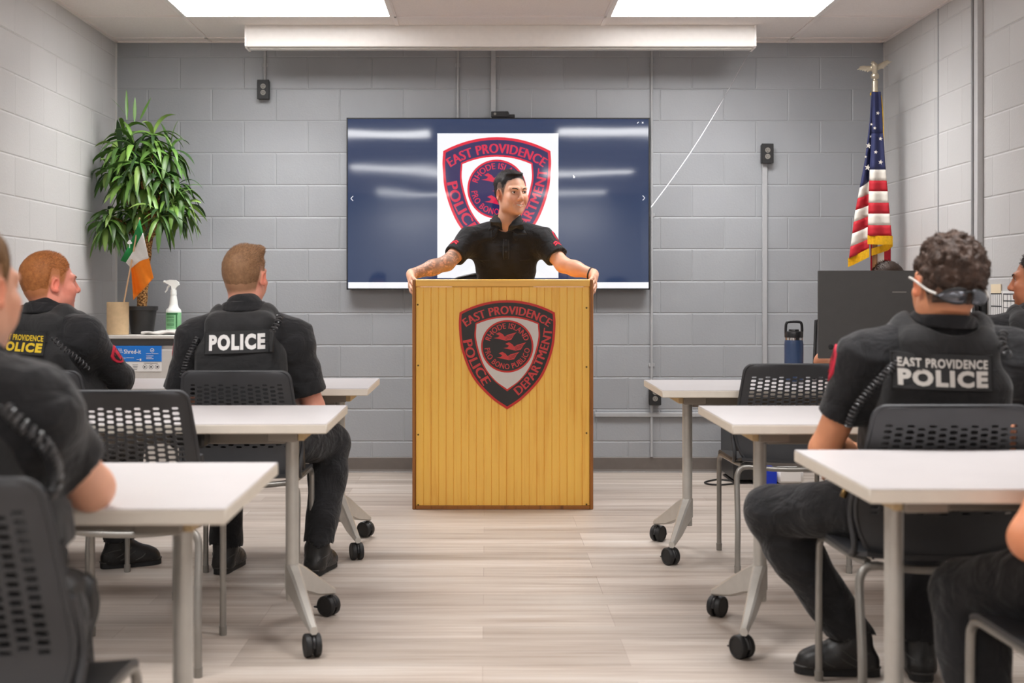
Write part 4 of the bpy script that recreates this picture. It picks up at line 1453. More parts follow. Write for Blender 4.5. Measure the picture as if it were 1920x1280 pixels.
# spray bottle
M['sb_white'] = mat('translucent_white_plastic', srgb(232, 236, 232), 0.3)
M['sb_green'] = mat('green_label', srgb(132, 190, 140), 0.4, noise=.06)
M['sb_dgreen'] = mat('dark_green_label', srgb(48, 104, 62), 0.4)
SX, SY = W(325.5, 0, 7.4).x, 7.4
SZ = ZT + .016
t = thing_world('spray_bottle', 'white trigger spray bottle with a green label standing on a folded cloth', 'bottle', (SX, SY, SZ))
MB().lathe([(.040, 0), (.044, .004), (.0445, .01), (.0445, .118), (.043, .128), (.030, .142), (.024, .160), (.023, .175), (.019, .205), (.0165, .215), (.0165, .222)], (SX, SY, SZ), 28).build('bottle_body', M['sb_white'], t)
lb = MB().lathe([(.0447, .014), (.0449, .015), (.0449, .112), (.0447, .113)], (SX, SY, SZ), 28).build('label', M['sb_green'], t)
mb = MB()
for j, (zz, hw_) in enumerate(((.105, .006), (.092, .0022), (.084, .0022), (.074, .0016), (.066, .0016), (.058, .0016), (.05, .0016), (.04, .003), (.028, .0016))):
    vs = []
    for q in np.linspace(-2.35, -1.25 if j else -.8, 9):
        for dz in (-hw_, hw_):
            vs.append((SX + .0452 * math.cos(q), SY + .0452 * math.sin(q), SZ + zz + dz))
    mb.add(vs, [(2 * i, 2 * i + 2, 2 * i + 3, 2 * i + 1) for i in range(8)])
vs = []
for q in (-1.05, -.95, -.85):
    for zz in (.016, .11): vs.append((SX + .0452 * math.cos(q), SY + .0452 * math.sin(q), SZ + zz))
mb.add(vs, [(0, 2, 3, 1), (2, 4, 5, 3)])
mb.build('print', M['sb_dgreen'], lb)
MB().cyl((SX, SY, SZ + .218), (SX, SY, SZ + .248), .0185, .0165, n=24).build('collar', M['sb_white'], t)
hd = [(-.048, .288), (-.046, .300), (-.020, .306), (.012, .304), (.030, .292), (.034, .276), (.018, .262), (.012, .247), (-.010, .247), (-.012, .268), (-.024, .276)]
hd2 = [(x, z) for x, z in hd][::-1]
MB().prism(hd2, (SX, SY + .011, SZ), (1, 0, 0), (0, 0, 1), .022).build('sprayer_head', M['sb_white'], t)
MB().cyl((SX - .046, SY, SZ + .294), (SX - .058, SY, SZ + .294), .0075, n=12).build('nozzle', M['sb_white'], t)
MB().tube([(SX - .020, SY, SZ + .276), (SX - .034, SY, SZ + .262), (SX - .040, SY, SZ + .244), (SX - .050, SY, SZ + .232)], [.006, .0055, .005, .004], 10).build('trigger', M['sb_white'], t)
# folded cloth
M['towel'] = mat('white_towel', srgb(226, 222, 218), 0.95, noise=.05, nscale=60, bmp=.5, bscale=500)
M['towel_pink'] = mat('pink_hem', srgb(232, 172, 180), 0.95)
A0, A1 = W(271, 0, 7.36).x, W(349, 0, 7.36).x
def clo(u, v):
    x = A0 + (A1 - A0) * u
    sm_ = min(max((u - .3) / .25, 0), 1)
    y = 7.275 + (.10 + .075 * sm_ * sm_ * (3 - 2 * sm_)) * v + .006 * math.sin(u * 6 + 1)
    z = ZT + .0155 + .006 * math.sin(u * 11 + v * 4) * math.sin(u * math.pi) + .004 * math.sin(v * 9 + u * 3)
    z = max(z, ZT + .0135)
    if u > .86: z -= .055 * ((u - .86) / .14) ** 1.6
    if u > .82: x += .012 * (u - .82) / .18
    return Vector((x, y, z))
mb = MB().grid(clo, 40, 16, 0, lambda u, v: 1 if u > .93 else 0)
o = mb.build('folded_cloth', [M['towel'], M['towel_pink']])
md = o.modifiers.new('thick', 'SOLIDIFY'); md.thickness = .011; md.offset = -1
tag(o, 'crumpled white cleaning cloth with a pink hem lying on the console under the spray bottle', 'cloth')

# ------------------------------------------------------------------ national flag on its pole
M['oak_pole'] = wood_mat('flagpole_wood', srgb(96, 62, 34), srgb(140, 96, 56))
M['us_blue'] = mat('flag_blue', srgb(44, 50, 92), 0.75, noise=.08)
M['us_red'] = mat('flag_red', srgb(190, 28, 44), 0.7, noise=.06)
M['us_white'] = mat('flag_cream', srgb(232, 226, 216), 0.75, noise=.03)
M['gold'] = mat('gold_fringe', srgb(236, 190, 40), 0.6, noise=.12, nscale=90)
M['eagle'] = mat('pale_gold_metal', srgb(206, 196, 176), 0.28, metal=.75, noise=.06)
FD = 7.55
fx = W(1640.5, 0, FD).x
t = thing_world('flagpole_with_flag', 'indoor flagpole topped by a metal eagle with a gold fringed national flag', 'flag', (fx, FD, 0))
MB().lathe([(.16, 0), (.165, .012), (.15, .03), (.06, .05), (.035, .07), (.03, .11), (.016, .115)], (fx, FD, 0.001), 32).build('stand_base', M['eagle'], t)
zt_ = W(0, 172, FD).z
MB().cyl((fx, FD, .08), (fx, FD, zt_), .0155, n=16).build('pole', M['oak_pole'], t)
z1 = W(0, 152, FD).z
fi = MB().lathe([(.0175, zt_ - .02), (.0175, z1), (.012, z1 + .006), (.012, z1 + .012), (.021, z1 + .018), (.025, z1 + .03), (.021, z1 + .043), (.009, z1 + .049), (.008, z1 + .056), (.001, z1 + .057)], (fx, FD, 0), 20).build('finial', M['eagle'], t)
# eagle: body, head, tail, two spread wings
zc_ = W(0, 130, FD).z
pr_ = [cap((fx, FD, zc_ - .03), (fx - .005, FD - .01, zc_ + .02), .014, .018, .01), cap((fx - .005, FD - .01, zc_ + .02), (fx - .016, FD - .015, zc_ + .036), .012, .011, .008), cap((fx - .018, FD - .018, zc_ + .036), (fx - .030, FD - .022, zc_ + .032), .006, .003, .004),
       cap((fx + .006, FD + .01, zc_ - .02), (fx + .022, FD + .02, zc_ - .046), .010, .009, .008), cap((fx - .008, FD, zc_ - .03), (fx - .008, FD, zc_ - .052), .005, .004, .004), cap((fx + .008, FD, zc_ - .03), (fx + .008, FD, zc_ - .052), .005, .004, .004)]
for s, tilt, cz in ((-1, .16, .006), (1, .62, .026)):
    Ra = np.array(Matrix.Rotation(-s * tilt, 3, 'Y'))
    c0 = np.array((fx + s * .046, FD + .004, zc_ + cz))
    pr_.append(ell(c0, (.048, .0065, .0155), Ra, .008))
    pr_.append(ell(c0 + Ra @ np.array((-s * .022, 0, .006)), (.026, .0085, .012), Ra, .008))
    for k in range(5):
        u = -.02 + .015 * k
        p = c0 + Ra @ np.array((s * u, -.002, -.006)); q = c0 + Ra @ np.array((s * (u + .016), -.002, -.0205 + .0012 * k))
        pr_.append(cap(p, q, .0045, .0028, .003))
V, Q = implicit(pr_, .0028)
mesh_np('eagle', V, Q, M['eagle'], fi)
# draped cloth: a back fold (slanting stripes) and a front fold (level stripes)
yb = [172, 250, 318, 338.5, 358.5, 380, 400.5, 422, 442]          # front fold: canton end then stripe edges
def edge_l(y): return np.interp(y, [172, 230, 300, 400, 500, 560], [1634.5, 1631, 1622, 1603, 1590, 1588])
def edge_m(y): return np.interp(y, [172, 230, 300, 340, 442, 560], [1636, 1635, 1632, 1630, 1627, 1627])
def edge_r(y): return np.interp(y, [172, 230, 300, 400, 465, 560], [1651, 1655, 1659, 1668, 1674, 1672])
mb = MB()
for k in range(len(yb) - 1):
    m_ = 0 if k < 2 else (1 if (k - 2) % 2 == 0 else 2)
    def fn(u, v, k=k):
        y = yb[k] + (yb[k + 1] - yb[k]) * v
        px = edge_m(y) + (edge_r(y) - edge_m(y)) * u
        return W(px, y, FD - .055 - .012 * math.sin(u * 7.5) - .02 * math.sin(u * math.pi))
    mb.grid(fn, 20, 8 if k < 2 else 3, m_)
fc = mb.build('front_fold', [M['us_blue'], M['us_white'], M['us_red']], t)
md = fc.modifiers.new('thick', 'SOLIDIFY'); md.thickness = .002
mb = MB()
yl = [172, 280, 352, 372, 394, 416, 438, 462, 484]                  # at the left edge
yr = [172, 262, 337, 362, 384, 404, 424, 447, 466]                  # at the fold
for k in range(len(yl) - 1):
    m_ = 0 if k < 2 else (1 if (k - 2) % 2 == 0 else 2)
    def fn(u, v, k=k):
        a_ = yl[k] + (yl[k + 1] - yl[k]) * v; b_ = yr[k] + (yr[k + 1] - yr[k]) * v
        y = a_ * (1 - u) + b_ * u
        px = edge_l(y) + (edge_m(y) + 3 - edge_l(y)) * u
        return W(px, y, FD - .03 - .014 * math.sin(u * 6 + .5))
    mb.grid(fn, 16, 8 if k < 2 else 3, m_)
bc = mb.build('back_fold', [M['us_blue'], M['us_white'], M['us_red']], t)
md = bc.modifiers.new('thick', 'SOLIDIFY'); md.thickness = .002
# far layers seen under the hem
mb = MB()
def far(u, v):
    y = 440 + 130 * v
    return W(1632 + 38 * u, y - 14 * (u - .5), FD + .04 + .01 * math.sin(u * 8))
mb.grid(far, 18, 6, 0, lambda u, v: 1 if .25 < u < .68 else 2)
bb = mb.build('inner_fold', [M['us_blue'], M['us_white'], M['us_red']], t)
md = bb.modifiers.new('thick', 'SOLIDIFY'); md.thickness = .002
def fringe(name, pts, w, dep):
    mb = MB()
    n = 60
    vs = []
    for i in range(n + 1):
        s = i / n * (len(pts) - 1); k = min(int(s), len(pts) - 2); f_ = s - k
        p = np.array(pts[k]) * (1 - f_) + np.array(pts[k + 1]) * f_
        for j, off in enumerate((0, .5, 1)):
            vs.append(W(p[0], p[1] + off * w + (1.0 if (i % 2 and j == 2) else 0), dep(s / (len(pts) - 1)) - (.003 if i % 2 else 0)))
    fs = [(3 * i + j, 3 * i + j + 1, 3 * i + 4 + j, 3 * i + 3 + j) for i in range(n) for j in range(2)]
    o = mb.add(vs, fs).build(name, M['gold'], t, smooth=False)
    md = o.modifiers.new('thick', 'SOLIDIFY'); md.thickness = .003
fringe('fringe', [(1626.5, 441), (1650, 442), (1674, 442)], 16, lambda s: FD - .06 - .02 * math.sin(s * math.pi))
fringe('fringe', [(1590, 484), (1600, 480), (1612, 474), (1630, 465)], 16, lambda s: FD - .034)
fringe('fringe', [(1634, 466), (1650, 461), (1664, 456), (1674, 448)], 13, lambda s: FD - .02 - .03 * s)
def star(mb, px, py, r, dep):
    c = W(px, py, dep); k = r * dep / F_PX
    vs = [(c.x + k * (1 if i % 2 == 0 else .4) * math.sin(i * math.pi / 5 + .2), c.y, c.z + k * (1 if i % 2 == 0 else .4) * math.cos(i * math.pi / 5 + .2)) for i in range(10)]
    mb.add(vs, [tuple(range(10))[::-1]])
mb = MB()
for (px, py, r) in ((1628.5, 273, 6), (1627, 314, 6.5), (1633, 256, 3), (1623, 294, 3), (1646, 212, 4), (1651, 304, 5), (1642, 285, 4), (1651, 260, 4), (1640, 240, 3.5), (1634, 233, 3)):
    star(mb, px, py, r, FD - (.05 if px < 1634 else .098))
mb.build('stars', M['us_white'], fc, smooth=False)
gp = [W(1640, 172, FD - .03), W(1650, 176, FD - .05), W(1654, 200, FD - .06), W(1656, 250, FD - .065), W(1656, 290, FD - .06)]
MB().tube([tuple(p) for p in catmull([tuple(p) for p in gp], 6)], .004, 8).build('gold_cord', M['gold'], t)
MB().ball(W(1640, 176, FD), (.028, .028, .016), 14, 8).build('gold_header', M['gold'], t)

# ------------------------------------------------------------------ things on and under the monitor table
M['navy_steel'] = mat('navy_powder_coat', srgb(52, 72, 106), 0.4, noise=.04)
BX, BY = W(1488.5, 0, 5.70).x, 5.70
t = thing_world('water_bottle', 'navy insulated water bottle with a black handled lid on the monitor table', 'bottle', (BX, BY, TZ))
MB().lathe([(.038, 0), (.041, .003), (.0425, .01), (.0425, .168), (.041, .18), (.0395, .187)], (BX, BY, TZ + .0005), 32).build('bottle_body', M['navy_steel'], t)
MB().lathe([(.0392, .186), (.0392, .199), (.038, .2)], (BX, BY, TZ), 32).build('steel_neck', M['chrome'], t)
ld = MB().lathe([(.041, .199), (.0415, .203), (.0415, .218), (.039, .226), (.024, .229), (.022, .236), (.001, .237)], (BX, BY, TZ), 32).build('lid', M['black'], t)
hp = [(-.036, .205), (-.037, .24), (-.034, .262), (-.022, .270), (.022, .270), (.034, .262), (.037, .24), (.036, .205)]
MB().tube([(BX + p[0], BY, TZ + p[1]) for p in [tuple(q) for q in catmull(hp, 4)]], .0062, 10).build('carry_loop', M['black'], ld)
M['mon_back'] = mat('monitor_charcoal', srgb(64, 63, 62), 0.42, noise=.04)
def monitor(x0, x1, z0, z1, y, label, logo=False):
    t = thing_world('computer_monitor', label, 'monitor', ((x0 + x1) / 2, y + .04, TZ))
    w, h = (x1 - x0) / 2, (z1 - z0) / 2
    c = Vector(((x0 + x1) / 2, y, (z0 + z1) / 2))
    MB().box(c + Vector((0, .009, 0)), (w, .009, h), 0, .003).build('back_shell', M['mon_back'], t)
    MB().box(c + Vector((0, .021, 0)), (w - .002, .004, h - .002), 0, .001).build('display', M['black'], t)
    if logo:
        MB().lathe([(.011, 0), (.011, .002), (.008, .0025), (.0075, .001), (.001, .001)], (x0 + .052, y - .0005, z0 + .05), 20, R=Matrix.Rotation(math.pi / 2, 3, 'X')).build('lock_slot', M['rubber'], t)
        MB().box((x0 + .345, y - .0008, z1 - .092), (.030, .001, .0022)).build('logo_mark', M['glide'], t)
    MB().box((c.x, y + .05, (TZ + z0) / 2 + .03), (.035, .012, (z0 - TZ) / 2 + .03), 0, .004).build('stand_neck', M['black'], t)
    MB().box((c.x, y + .05, TZ + .007), (.13, .09, .006), 0, .004).build('stand_foot', M['black'], t)
p, q = W(1535, 507, 5.36), W(1812, 672, 5.36)
monitor(p.x, q.x, q.z, p.z, 5.36, 'large dark monitor seen from behind next to the blue water bottle', True)
p, q = W(1760, 590, 5.66), W(1899, 668, 5.66)
monitor(p.x, q.x, q.z, p.z, 5.66, 'smaller low dark monitor seen from behind beside the wall calendar')
# computer tower, blue box, small white box, cable on the floor by the wall
YT = 7.45
M['blue_box'] = mat('bright_blue_card', srgb(10, 52, 190), 0.4)
p, q = W(1375, 805, YT), W(1425, 902, YT)
t = thing_world('computer_tower', 'black computer tower on the floor by the back wall under the monitor table', 'computer', ((p.x + q.x) / 2, YT, 0))
MB().box(((p.x + q.x) / 2, YT + .2, q.z / 2 + p.z / 2 + .004), ((q.x - p.x) / 2, .2, (p.z - q.z) / 2 - .004), 0, .005).build('case', M['black'], t)
for xx in (p.x + .02, q.x - .02):
    MB().box((xx, YT + .2, .006), (.012, .16, .006)).build('foot', M['rubber'], t)
p, q = W(1428, 878, YT), W(1456, 903, YT)
t = tag(MB().box(((p.x + q.x) / 2, YT + .06, (p.z) / 2), ((q.x - p.x) / 2, .07, p.z / 2), 0, .002).build('blue_box', M['blue_box']), 'small bright blue box on the floor beside the computer tower', 'box')
p, q = W(1457, 878, YT), W(1507, 904, YT)
mb = MB().box(((p.x + q.x) / 2, YT + .05, p.z / 2), ((q.x - p.x) / 2, .06, p.z / 2), 0, .02)
t = tag(mb.build('white_box', M['white_card']), 'small white rounded box on the floor beside the blue box', 'box')
cp = [(1376, 894, 7.55), (1345, 889, 7.6), (1322, 892, 7.5), (1330, 896, 7.42), (1352, 897, 7.40), (1378, 895, 7.44)]
pts = []
for (px, py, dd) in cp:
    w_ = W(px, py, dd); w_.z = .006; pts.append(tuple(w_))
o = MB().tube([tuple(p) for p in catmull(pts, 8)], .005, 8).build('power_cable', M['rubber'])
tag(o, 'black power cable looping on the floor next to the computer tower', 'cable')

# side wall: phone, calendar sheets
t = thing_world('wall_phone', 'black wall mounted phone on the pale side wall behind the curly haired person', 'phone', (XR, 6.38, 1.08))
MB().box((XR - .018, 6.40, 1.075), (.018, .085, .085), 0, .008).build('phone_base', M['black'], t)
MB().box((XR - .045, 6.35, 1.075), (.012, .028, .09), 0, .01).build('handset', M['black'], t)
MB().ball((XR - .036, 6.43, 1.085), (.004, .03, .05), 16, 10).build('face_dial', M['white_card'], t)
def sheet(y0, y1, z0, z1, label, rows, cols, lines):
    t = thing_world('calendar_sheet', label, 'calendar', (XR, (y0 + y1) / 2, z0))
    s = MB().box((XR - .0015, (y0 + y1) / 2, (z0 + z1) / 2), (.0012, abs(y1 - y0) / 2, (z1 - z0) / 2)).build('paper', M['white_card'], t)
    mb = MB()
    for i in range(rows + 1):
        mb.box((XR - .0032, (y0 + y1) / 2, z0 + (z1 - z0) * (.05 + .85 * i / rows)), (.0004, abs(y1 - y0) / 2 * .94, .0028 if i >= rows - 1 else .0012))
    for i in range(cols + 1):
        mb.box((XR - .0032, y0 + (y1 - y0) * (.04 + .92 * i / cols), z0 + (z1 - z0) * .47), (.0004, .0015, (z1 - z0) * .42))
    mb.build('printed_grid', M['ink'], s)
sheet(6.13, 6.27, W(0, 600, 6.2).z, W(0, 545, 6.2).z, 'narrow printed sheet on the side wall between the phone and the wide calendar', 2, 5, 0)
sheet(5.80, 6.125, W(0, 606, 6.0).z, W(0, 545, 6.0).z, 'wide printed calendar sheet with ruled boxes on the side wall', 4, 7, 0)
MB_ = MB().box((XR - .004, 6.2, W(0, 541, 6.2).z), (.002, .06, .022))
tag(MB_.build('sticky_note', mat('cream_note', srgb(240, 222, 190), .8)), 'cream paper note fixed above the narrow printed sheet', 'note')
# ------------------------------------------------------------------ people
M['skin'] = col_attr_mat('skin', rough=0.48, sss=0.12, bmp=0.12, bscale=420, mul=0.06, nscale=45, spec=0.4)
M['hair'] = col_attr_mat('hair', rough=0.6, bmp=0.35, bscale=260, mul=0.25, nscale=120, spec=0.3)
M['uniform'] = cloth_mat('black_uniform', srgb(33, 33, 35), fold=0.42)
M['trouser'] = cloth_mat('black_trousers', srgb(34, 34, 36), fold=0.5)
M['vest'] = cloth_mat('black_vest_nylon', srgb(42, 42, 43), rough=0.8, fold=0.22, weave=900)
M['webbing'] = mat('black_webbing', srgb(28, 28, 29), 0.8, noise=.1, bmp=.4, bscale=700)
M['boot'] = mat('black_boot_leather', srgb(27, 26, 26), 0.42, noise=.15, bmp=.2, bscale=160)
M['boot_trim'] = mat('boot_trim_grey', srgb(58, 56, 54), 0.5, noise=.1)
M['sole'] = mat('boot_sole', srgb(22, 22, 23), 0.7, noise=.1, bmp=.5, bscale=90)
M['patch_red'] = mat('red_patch', srgb(206, 34, 62), 0.8, noise=.12, bmp=.3, bscale=600)
M['patch_base'] = mat('name_panel_black', srgb(40, 40, 41), 0.85, bmp=.3, bscale=900)
M['let_white'] = mat('reflective_white', srgb(216, 214, 212), 0.6)
M['let_grey'] = mat('reflective_grey', srgb(196, 192, 186), 0.6)
M['let_yellow'] = mat('yellow_lettering', srgb(226, 192, 44), 0.6)
M['eye_white'] = mat('eye_white', srgb(232, 226, 220), 0.2)
M['iris'] = mat('brown_iris', srgb(52, 34, 22), 0.15)
M['brow'] = mat('eyebrow_hair', srgb(40, 30, 26), 0.8)
M['teeth'] = mat('teeth', srgb(236, 228, 218), 0.3)
M['cord'] = mat('coiled_cord', srgb(52, 52, 54), 0.3, spec=.8)

A3 = lambda v: np.array(v, float)
class Head:
    def __init__(self, c, f, s=1.0, roll=0.0, up=(0, 0, 1)):
        self.c = A3(c); self.s = s
        R = frame_from(f, up)
        if roll:
            R = Matrix.Rotation(roll, 3, Vector(f).normalized()) @ R
        self.R = np.array(R)
    def __call__(self, p):
        return self.c + self.R @ (A3(p) * self.s)
    def local(self, P):
        return (np.asarray(P) - self.c) @ self.R / self.s
    def e(self, c, r, k, op='+', R=None):
        RR = self.R if R is None else self.R @ np.array(R)
        return ell(self(c), A3(r) * self.s, RR, k * self.s, op)
    def k(self, a, b, ra, rb=None, k=.01, op='+'):
        return cap(self(a), self(b), ra * self.s, (ra if rb is None else rb) * self.s, k * self.s, op)

def head_prims(h, smile=0.0, jaw=1.0, fem=0.0):
    P = []
    P.append(h.e((0, -.014, .036), (.0735, .0945, .083), .02))
    P.append(h.e((0, -.030, -.014), (.0635, .0665, .060), .02))
    P.append(h.e((0, .030, -.022), (.0570, .064, .082), .03))
    P.append(h.e((0, .046, -.072), (.042 * jaw, .042, .034), .025))
    P.append(h.e((0, .074, -.094), (.019 * jaw, .016, .015), .02))
    for s in (-1, 1):
        P.append(h.e((s * .0475 * jaw, .012, -.060), (.015, .026, .026), .025))     # jaw corner
        P.append(h.e((s * .039, .066, -.020), (.021, .020, .018), .022))            # cheekbone
        P.append(h.k((s * .012, .0905, .026), (s * .045, .073, .027), .0095, .009, .014))   # brow ridge
        P.append(h.e((s * .031, .0915, .008), (.0175, .014, .0115), .010, '-'))      # eye socket
        P.append(h.e((s * .0315, .0715, .0075), (.0150, .0140, .0125), .004))        # lid mass around the eyeball
        P.append(h.e((s * .036, .064, -.048), (.015, .018, .018), .02))              # lower cheek
        P.append(h.e((s * .0315, .0905, .0082), (.0128, .0100, .0046 - .0008 * smile), .0020, '-'))   # eye opening
        P.append(h.k((s * .018, .0850, .0178), (s * .046, .0760, .0150), .0030, .0026, .006))          # upper lid fold
    P.append(h.k((0, .0885, .018), (0, .1085, -.022), .0075, .0105, .010))           # nose bridge
    P.append(h.e((0, .1085, -.026), (.0115, .0105, .0100), .008))
    for s in (-1, 1):
        P.append(h.e((s * .0125, .0975, -.030), (.0075, .0095, .0075), .006))
        P.append(h.e((s * .0065, .1025, -.037), (.0036, .0050, .0032), .002, '-'))
    # mouth
    c = .003 * smile
    for s in (-1, 1):
        for (x0_, x1_) in ((0, .5), (.5, 1)):
            mx = .0225 + .0065 * smile
            mu = lambda u: (s * mx * u, .0955 - .0035 * smile - (.013 + .006 * smile) * u * u, -.0535 - .002 * u + (.0085 * smile) * u * u - .001 * smile)
            ml = lambda u: (s * mx * u * .95, .0940 - .0035 * smile - (.012 + .006 * smile) * u * u, -.0640 + .003 * u + (.0105 * smile) * u * u - .001 * smile)
            P.append(h.k(mu(x0_), mu(x1_), .0046 - .0014 * x0_, .0046 - .0014 * x1_, .005))
            P.append(h.k(ml(x0_), ml(x1_), .0052 - .0018 * x0_, .0052 - .0018 * x1_, .005))
        for (x0_, x1_) in ((0, .5), (.5, 1)):
            mm = lambda u: (s * (.0215 + .0068 * smile) * u, .1030 - .0085 * smile - (.013 + .005 * smile) * u * u, -.0588 + (.0098 * smile) * u * u - .001 * smile)
            P.append(h.k(mm(x0_), mm(x1_), .0013 + .0026 * smile * (1 - x0_ * .5), .0013 + .0026 * smile * (1 - x1_ * .75), .001, '-'))
        if smile:
            P.append(h.e((s * .040, .073, -.030), (.014, .013, .013), .014))
            P.append(h.k((s * .021, .0955, -.030), (s * .036, .084, -.058), .0016, .0018, .007, '-'))
    # ears
    for s in (-1, 1):
        Rr = np.array(Matrix.Rotation(s * -.38, 3, 'Z') @ Matrix.Rotation(-.18, 3, 'X'))
        P.append(h.e((s * .0785, -.004, -.002), (.0080, .0170, .0290), .006, '+', Rr))
        P.append(h.e((s * .0845, .000, -.001), (.0068, .0098, .0180), .003, '-', Rr))
        P.append(h.e((s * .0800, .004, -.024), (.0065, .0085, .0095), .005))
    return P

def torso_frame(pel, neck, sL, sR):
    up = (Vector(neck) - Vector(pel)).normalized()
    r = (Vector(sR) - Vector(sL)).normalized()
    f = up.cross(r).normalized()
    r = f.cross(up).normalized()
    return np.array(Matrix((r, f, up)).transposed())

def torso_prims(J, e=0.0, w=1.0, belly=0.0, k=.05):
    R = J['R']; pel, neck = A3(J['pelvis']), A3(J['neck'])
    L = lambda t, f=0.0: pel + (neck - pel) * t + R[:, 1] * f
    sz = lambda a, b, c: (a * w + e, b * w + e, c + e)
    P = [ell(L(.02), sz(.170, .120, .115), R, k), ell(L(.30, .012 + belly * .4), sz(.150 + belly * .3, .108 + belly, .15), R, k), ell(L(.60, .012), sz(.165, .118, .17), R, k), ell(L(.80, -.004), sz(.165, .100, .10), R, k)]
    for s in ('L', 'R'):
        sh = A3(J['s' + s])
        P.append(cap(neck + (sh - neck) * .10 - R[:, 2] * .012, sh + R[:, 2] * .004, .047 + e, .054 + e, k))
        P.append(cap(L(.78, -.025) + (sh - neck) * .35, sh - R[:, 2] * .03, .070 + e, .058 + e, k))
    return P

def arm_prims(J, s, e=0.0, fa=True, up=1.0):
    sh, el, wr = A3(J['s' + s]), A3(J['e' + s]), A3(J['w' + s])
    P = [cap(sh, el, .052 + e, .041 + e, .03)]
    if fa:
        d = wr - el
        P += [cap(el, el + d * .42, .041 + e, .042 + e, .02), cap(el + d * .38, wr, .041 + e, .0275 + e, .02)]
    return P

def leg_prims(J, s, e=0.0, loose=0.0):
    hp, kn, an = A3(J['h' + s]), A3(J['k' + s]), A3(J['a' + s])
    return [cap(hp, kn, .086 + e, .060 + e, .05), cap(kn, kn + (an - kn) * .35, .059 + e, .056 + e + loose, .03), cap(kn + (an - kn) * .3, an, .056 + e + loose, .040 + e + loose * 1.6, .03)]

def foot_prims(an, d, e=0.0):
    an = A3(an); d = A3((d[0], d[1], 0)); d /= np.linalg.norm(d)
    z = lambda p, h: A3((p[0], p[1], h))
    return [cap(an, z(an - d * .03, .042), .036 + e, .031 + e, .02), cap(z(an - d * .026, .038), z(an + d * .11, .035), .029 + e, .031 + e, .03), cap(z(an + d * .06, .044), z(an + d * .135, .030), .031 + e, .026 + e, .03), cap(an, z(an + d * .08, .045), .034 + e, .027 + e, .03)]

def hand_prims(wr, fwd, nrm, thumb_side, curl=(.35, .45, .35), s=1.0, spread=.10, thumb=(.55, .55)):
    """fwd: wrist to fingers; nrm: out of the back of the hand; thumb_side: +1/-1 along nrm x fwd"""
    wr = A3(wr); f = A3(fwd); f /= np.linalg.norm(f); n = A3(nrm); n -= f * (n @ f); n /= np.linalg.norm(n)
    t = np.cross(n, f) * thumb_side           # towards the thumb
    P = []
    ks = []
    for i, (o, L) in enumerate(((.030, .088), (.010, .092), (-.010, .088), (-.028, .080))):
        a = wr + t * (o * .55 * s) + f * .008 * s
        b = wr + t * (o * s) + f * (L * s) - n * (.004 * abs(i - 1.2) * s)
        P.append(cap(a, b, .0125 * s, .0105 * s, .014 * s)); ks.append(b)
    P.append(cap(wr, wr + f * .03 * s, .024 * s, .022 * s, .02 * s))
    lens = ((.040, .025, .021), (.045, .028, .022), (.041, .026, .021), (.032, .020, .019))
    for i in range(4):
        p = ks[i]; a = 0.0
        sp = (1.2 - i) * spread
        base = f * math.cos(sp) + t * math.sin(sp)
        for j in range(3):
            a += curl[j] * (1 + .08 * i)
            d = base * math.cos(a) - n * math.sin(a)
            q = p + d * lens[i][j] * s
            P.append(cap(p, q, (.0092 - .0008 * j) * s, (.0086 - .0010 * j) * s, .0035 * s)); p = q
    # thumb leaves the side of the palm
    p = wr + t * .020 * s + f * .022 * s - n * .006 * s
    d = t * .75 + f * .65 - n * .25; d /= np.linalg.norm(d)
    q = p + d * .040 * s
    P.append(cap(p, q, .0145 * s, .0115 * s, .012 * s)); p = q
    for j, L in enumerate((.032, .026)):
        d = d * math.cos(thumb[j]) + (f * .6 - n * .8) * math.sin(thumb[j]); d /= np.linalg.norm(d)
        q = p + d * L * s
        P.append(cap(p, q, (.0105 - .001 * j) * s, (.0095 - .0015 * j) * s, .004 * s)); p = q
    return P

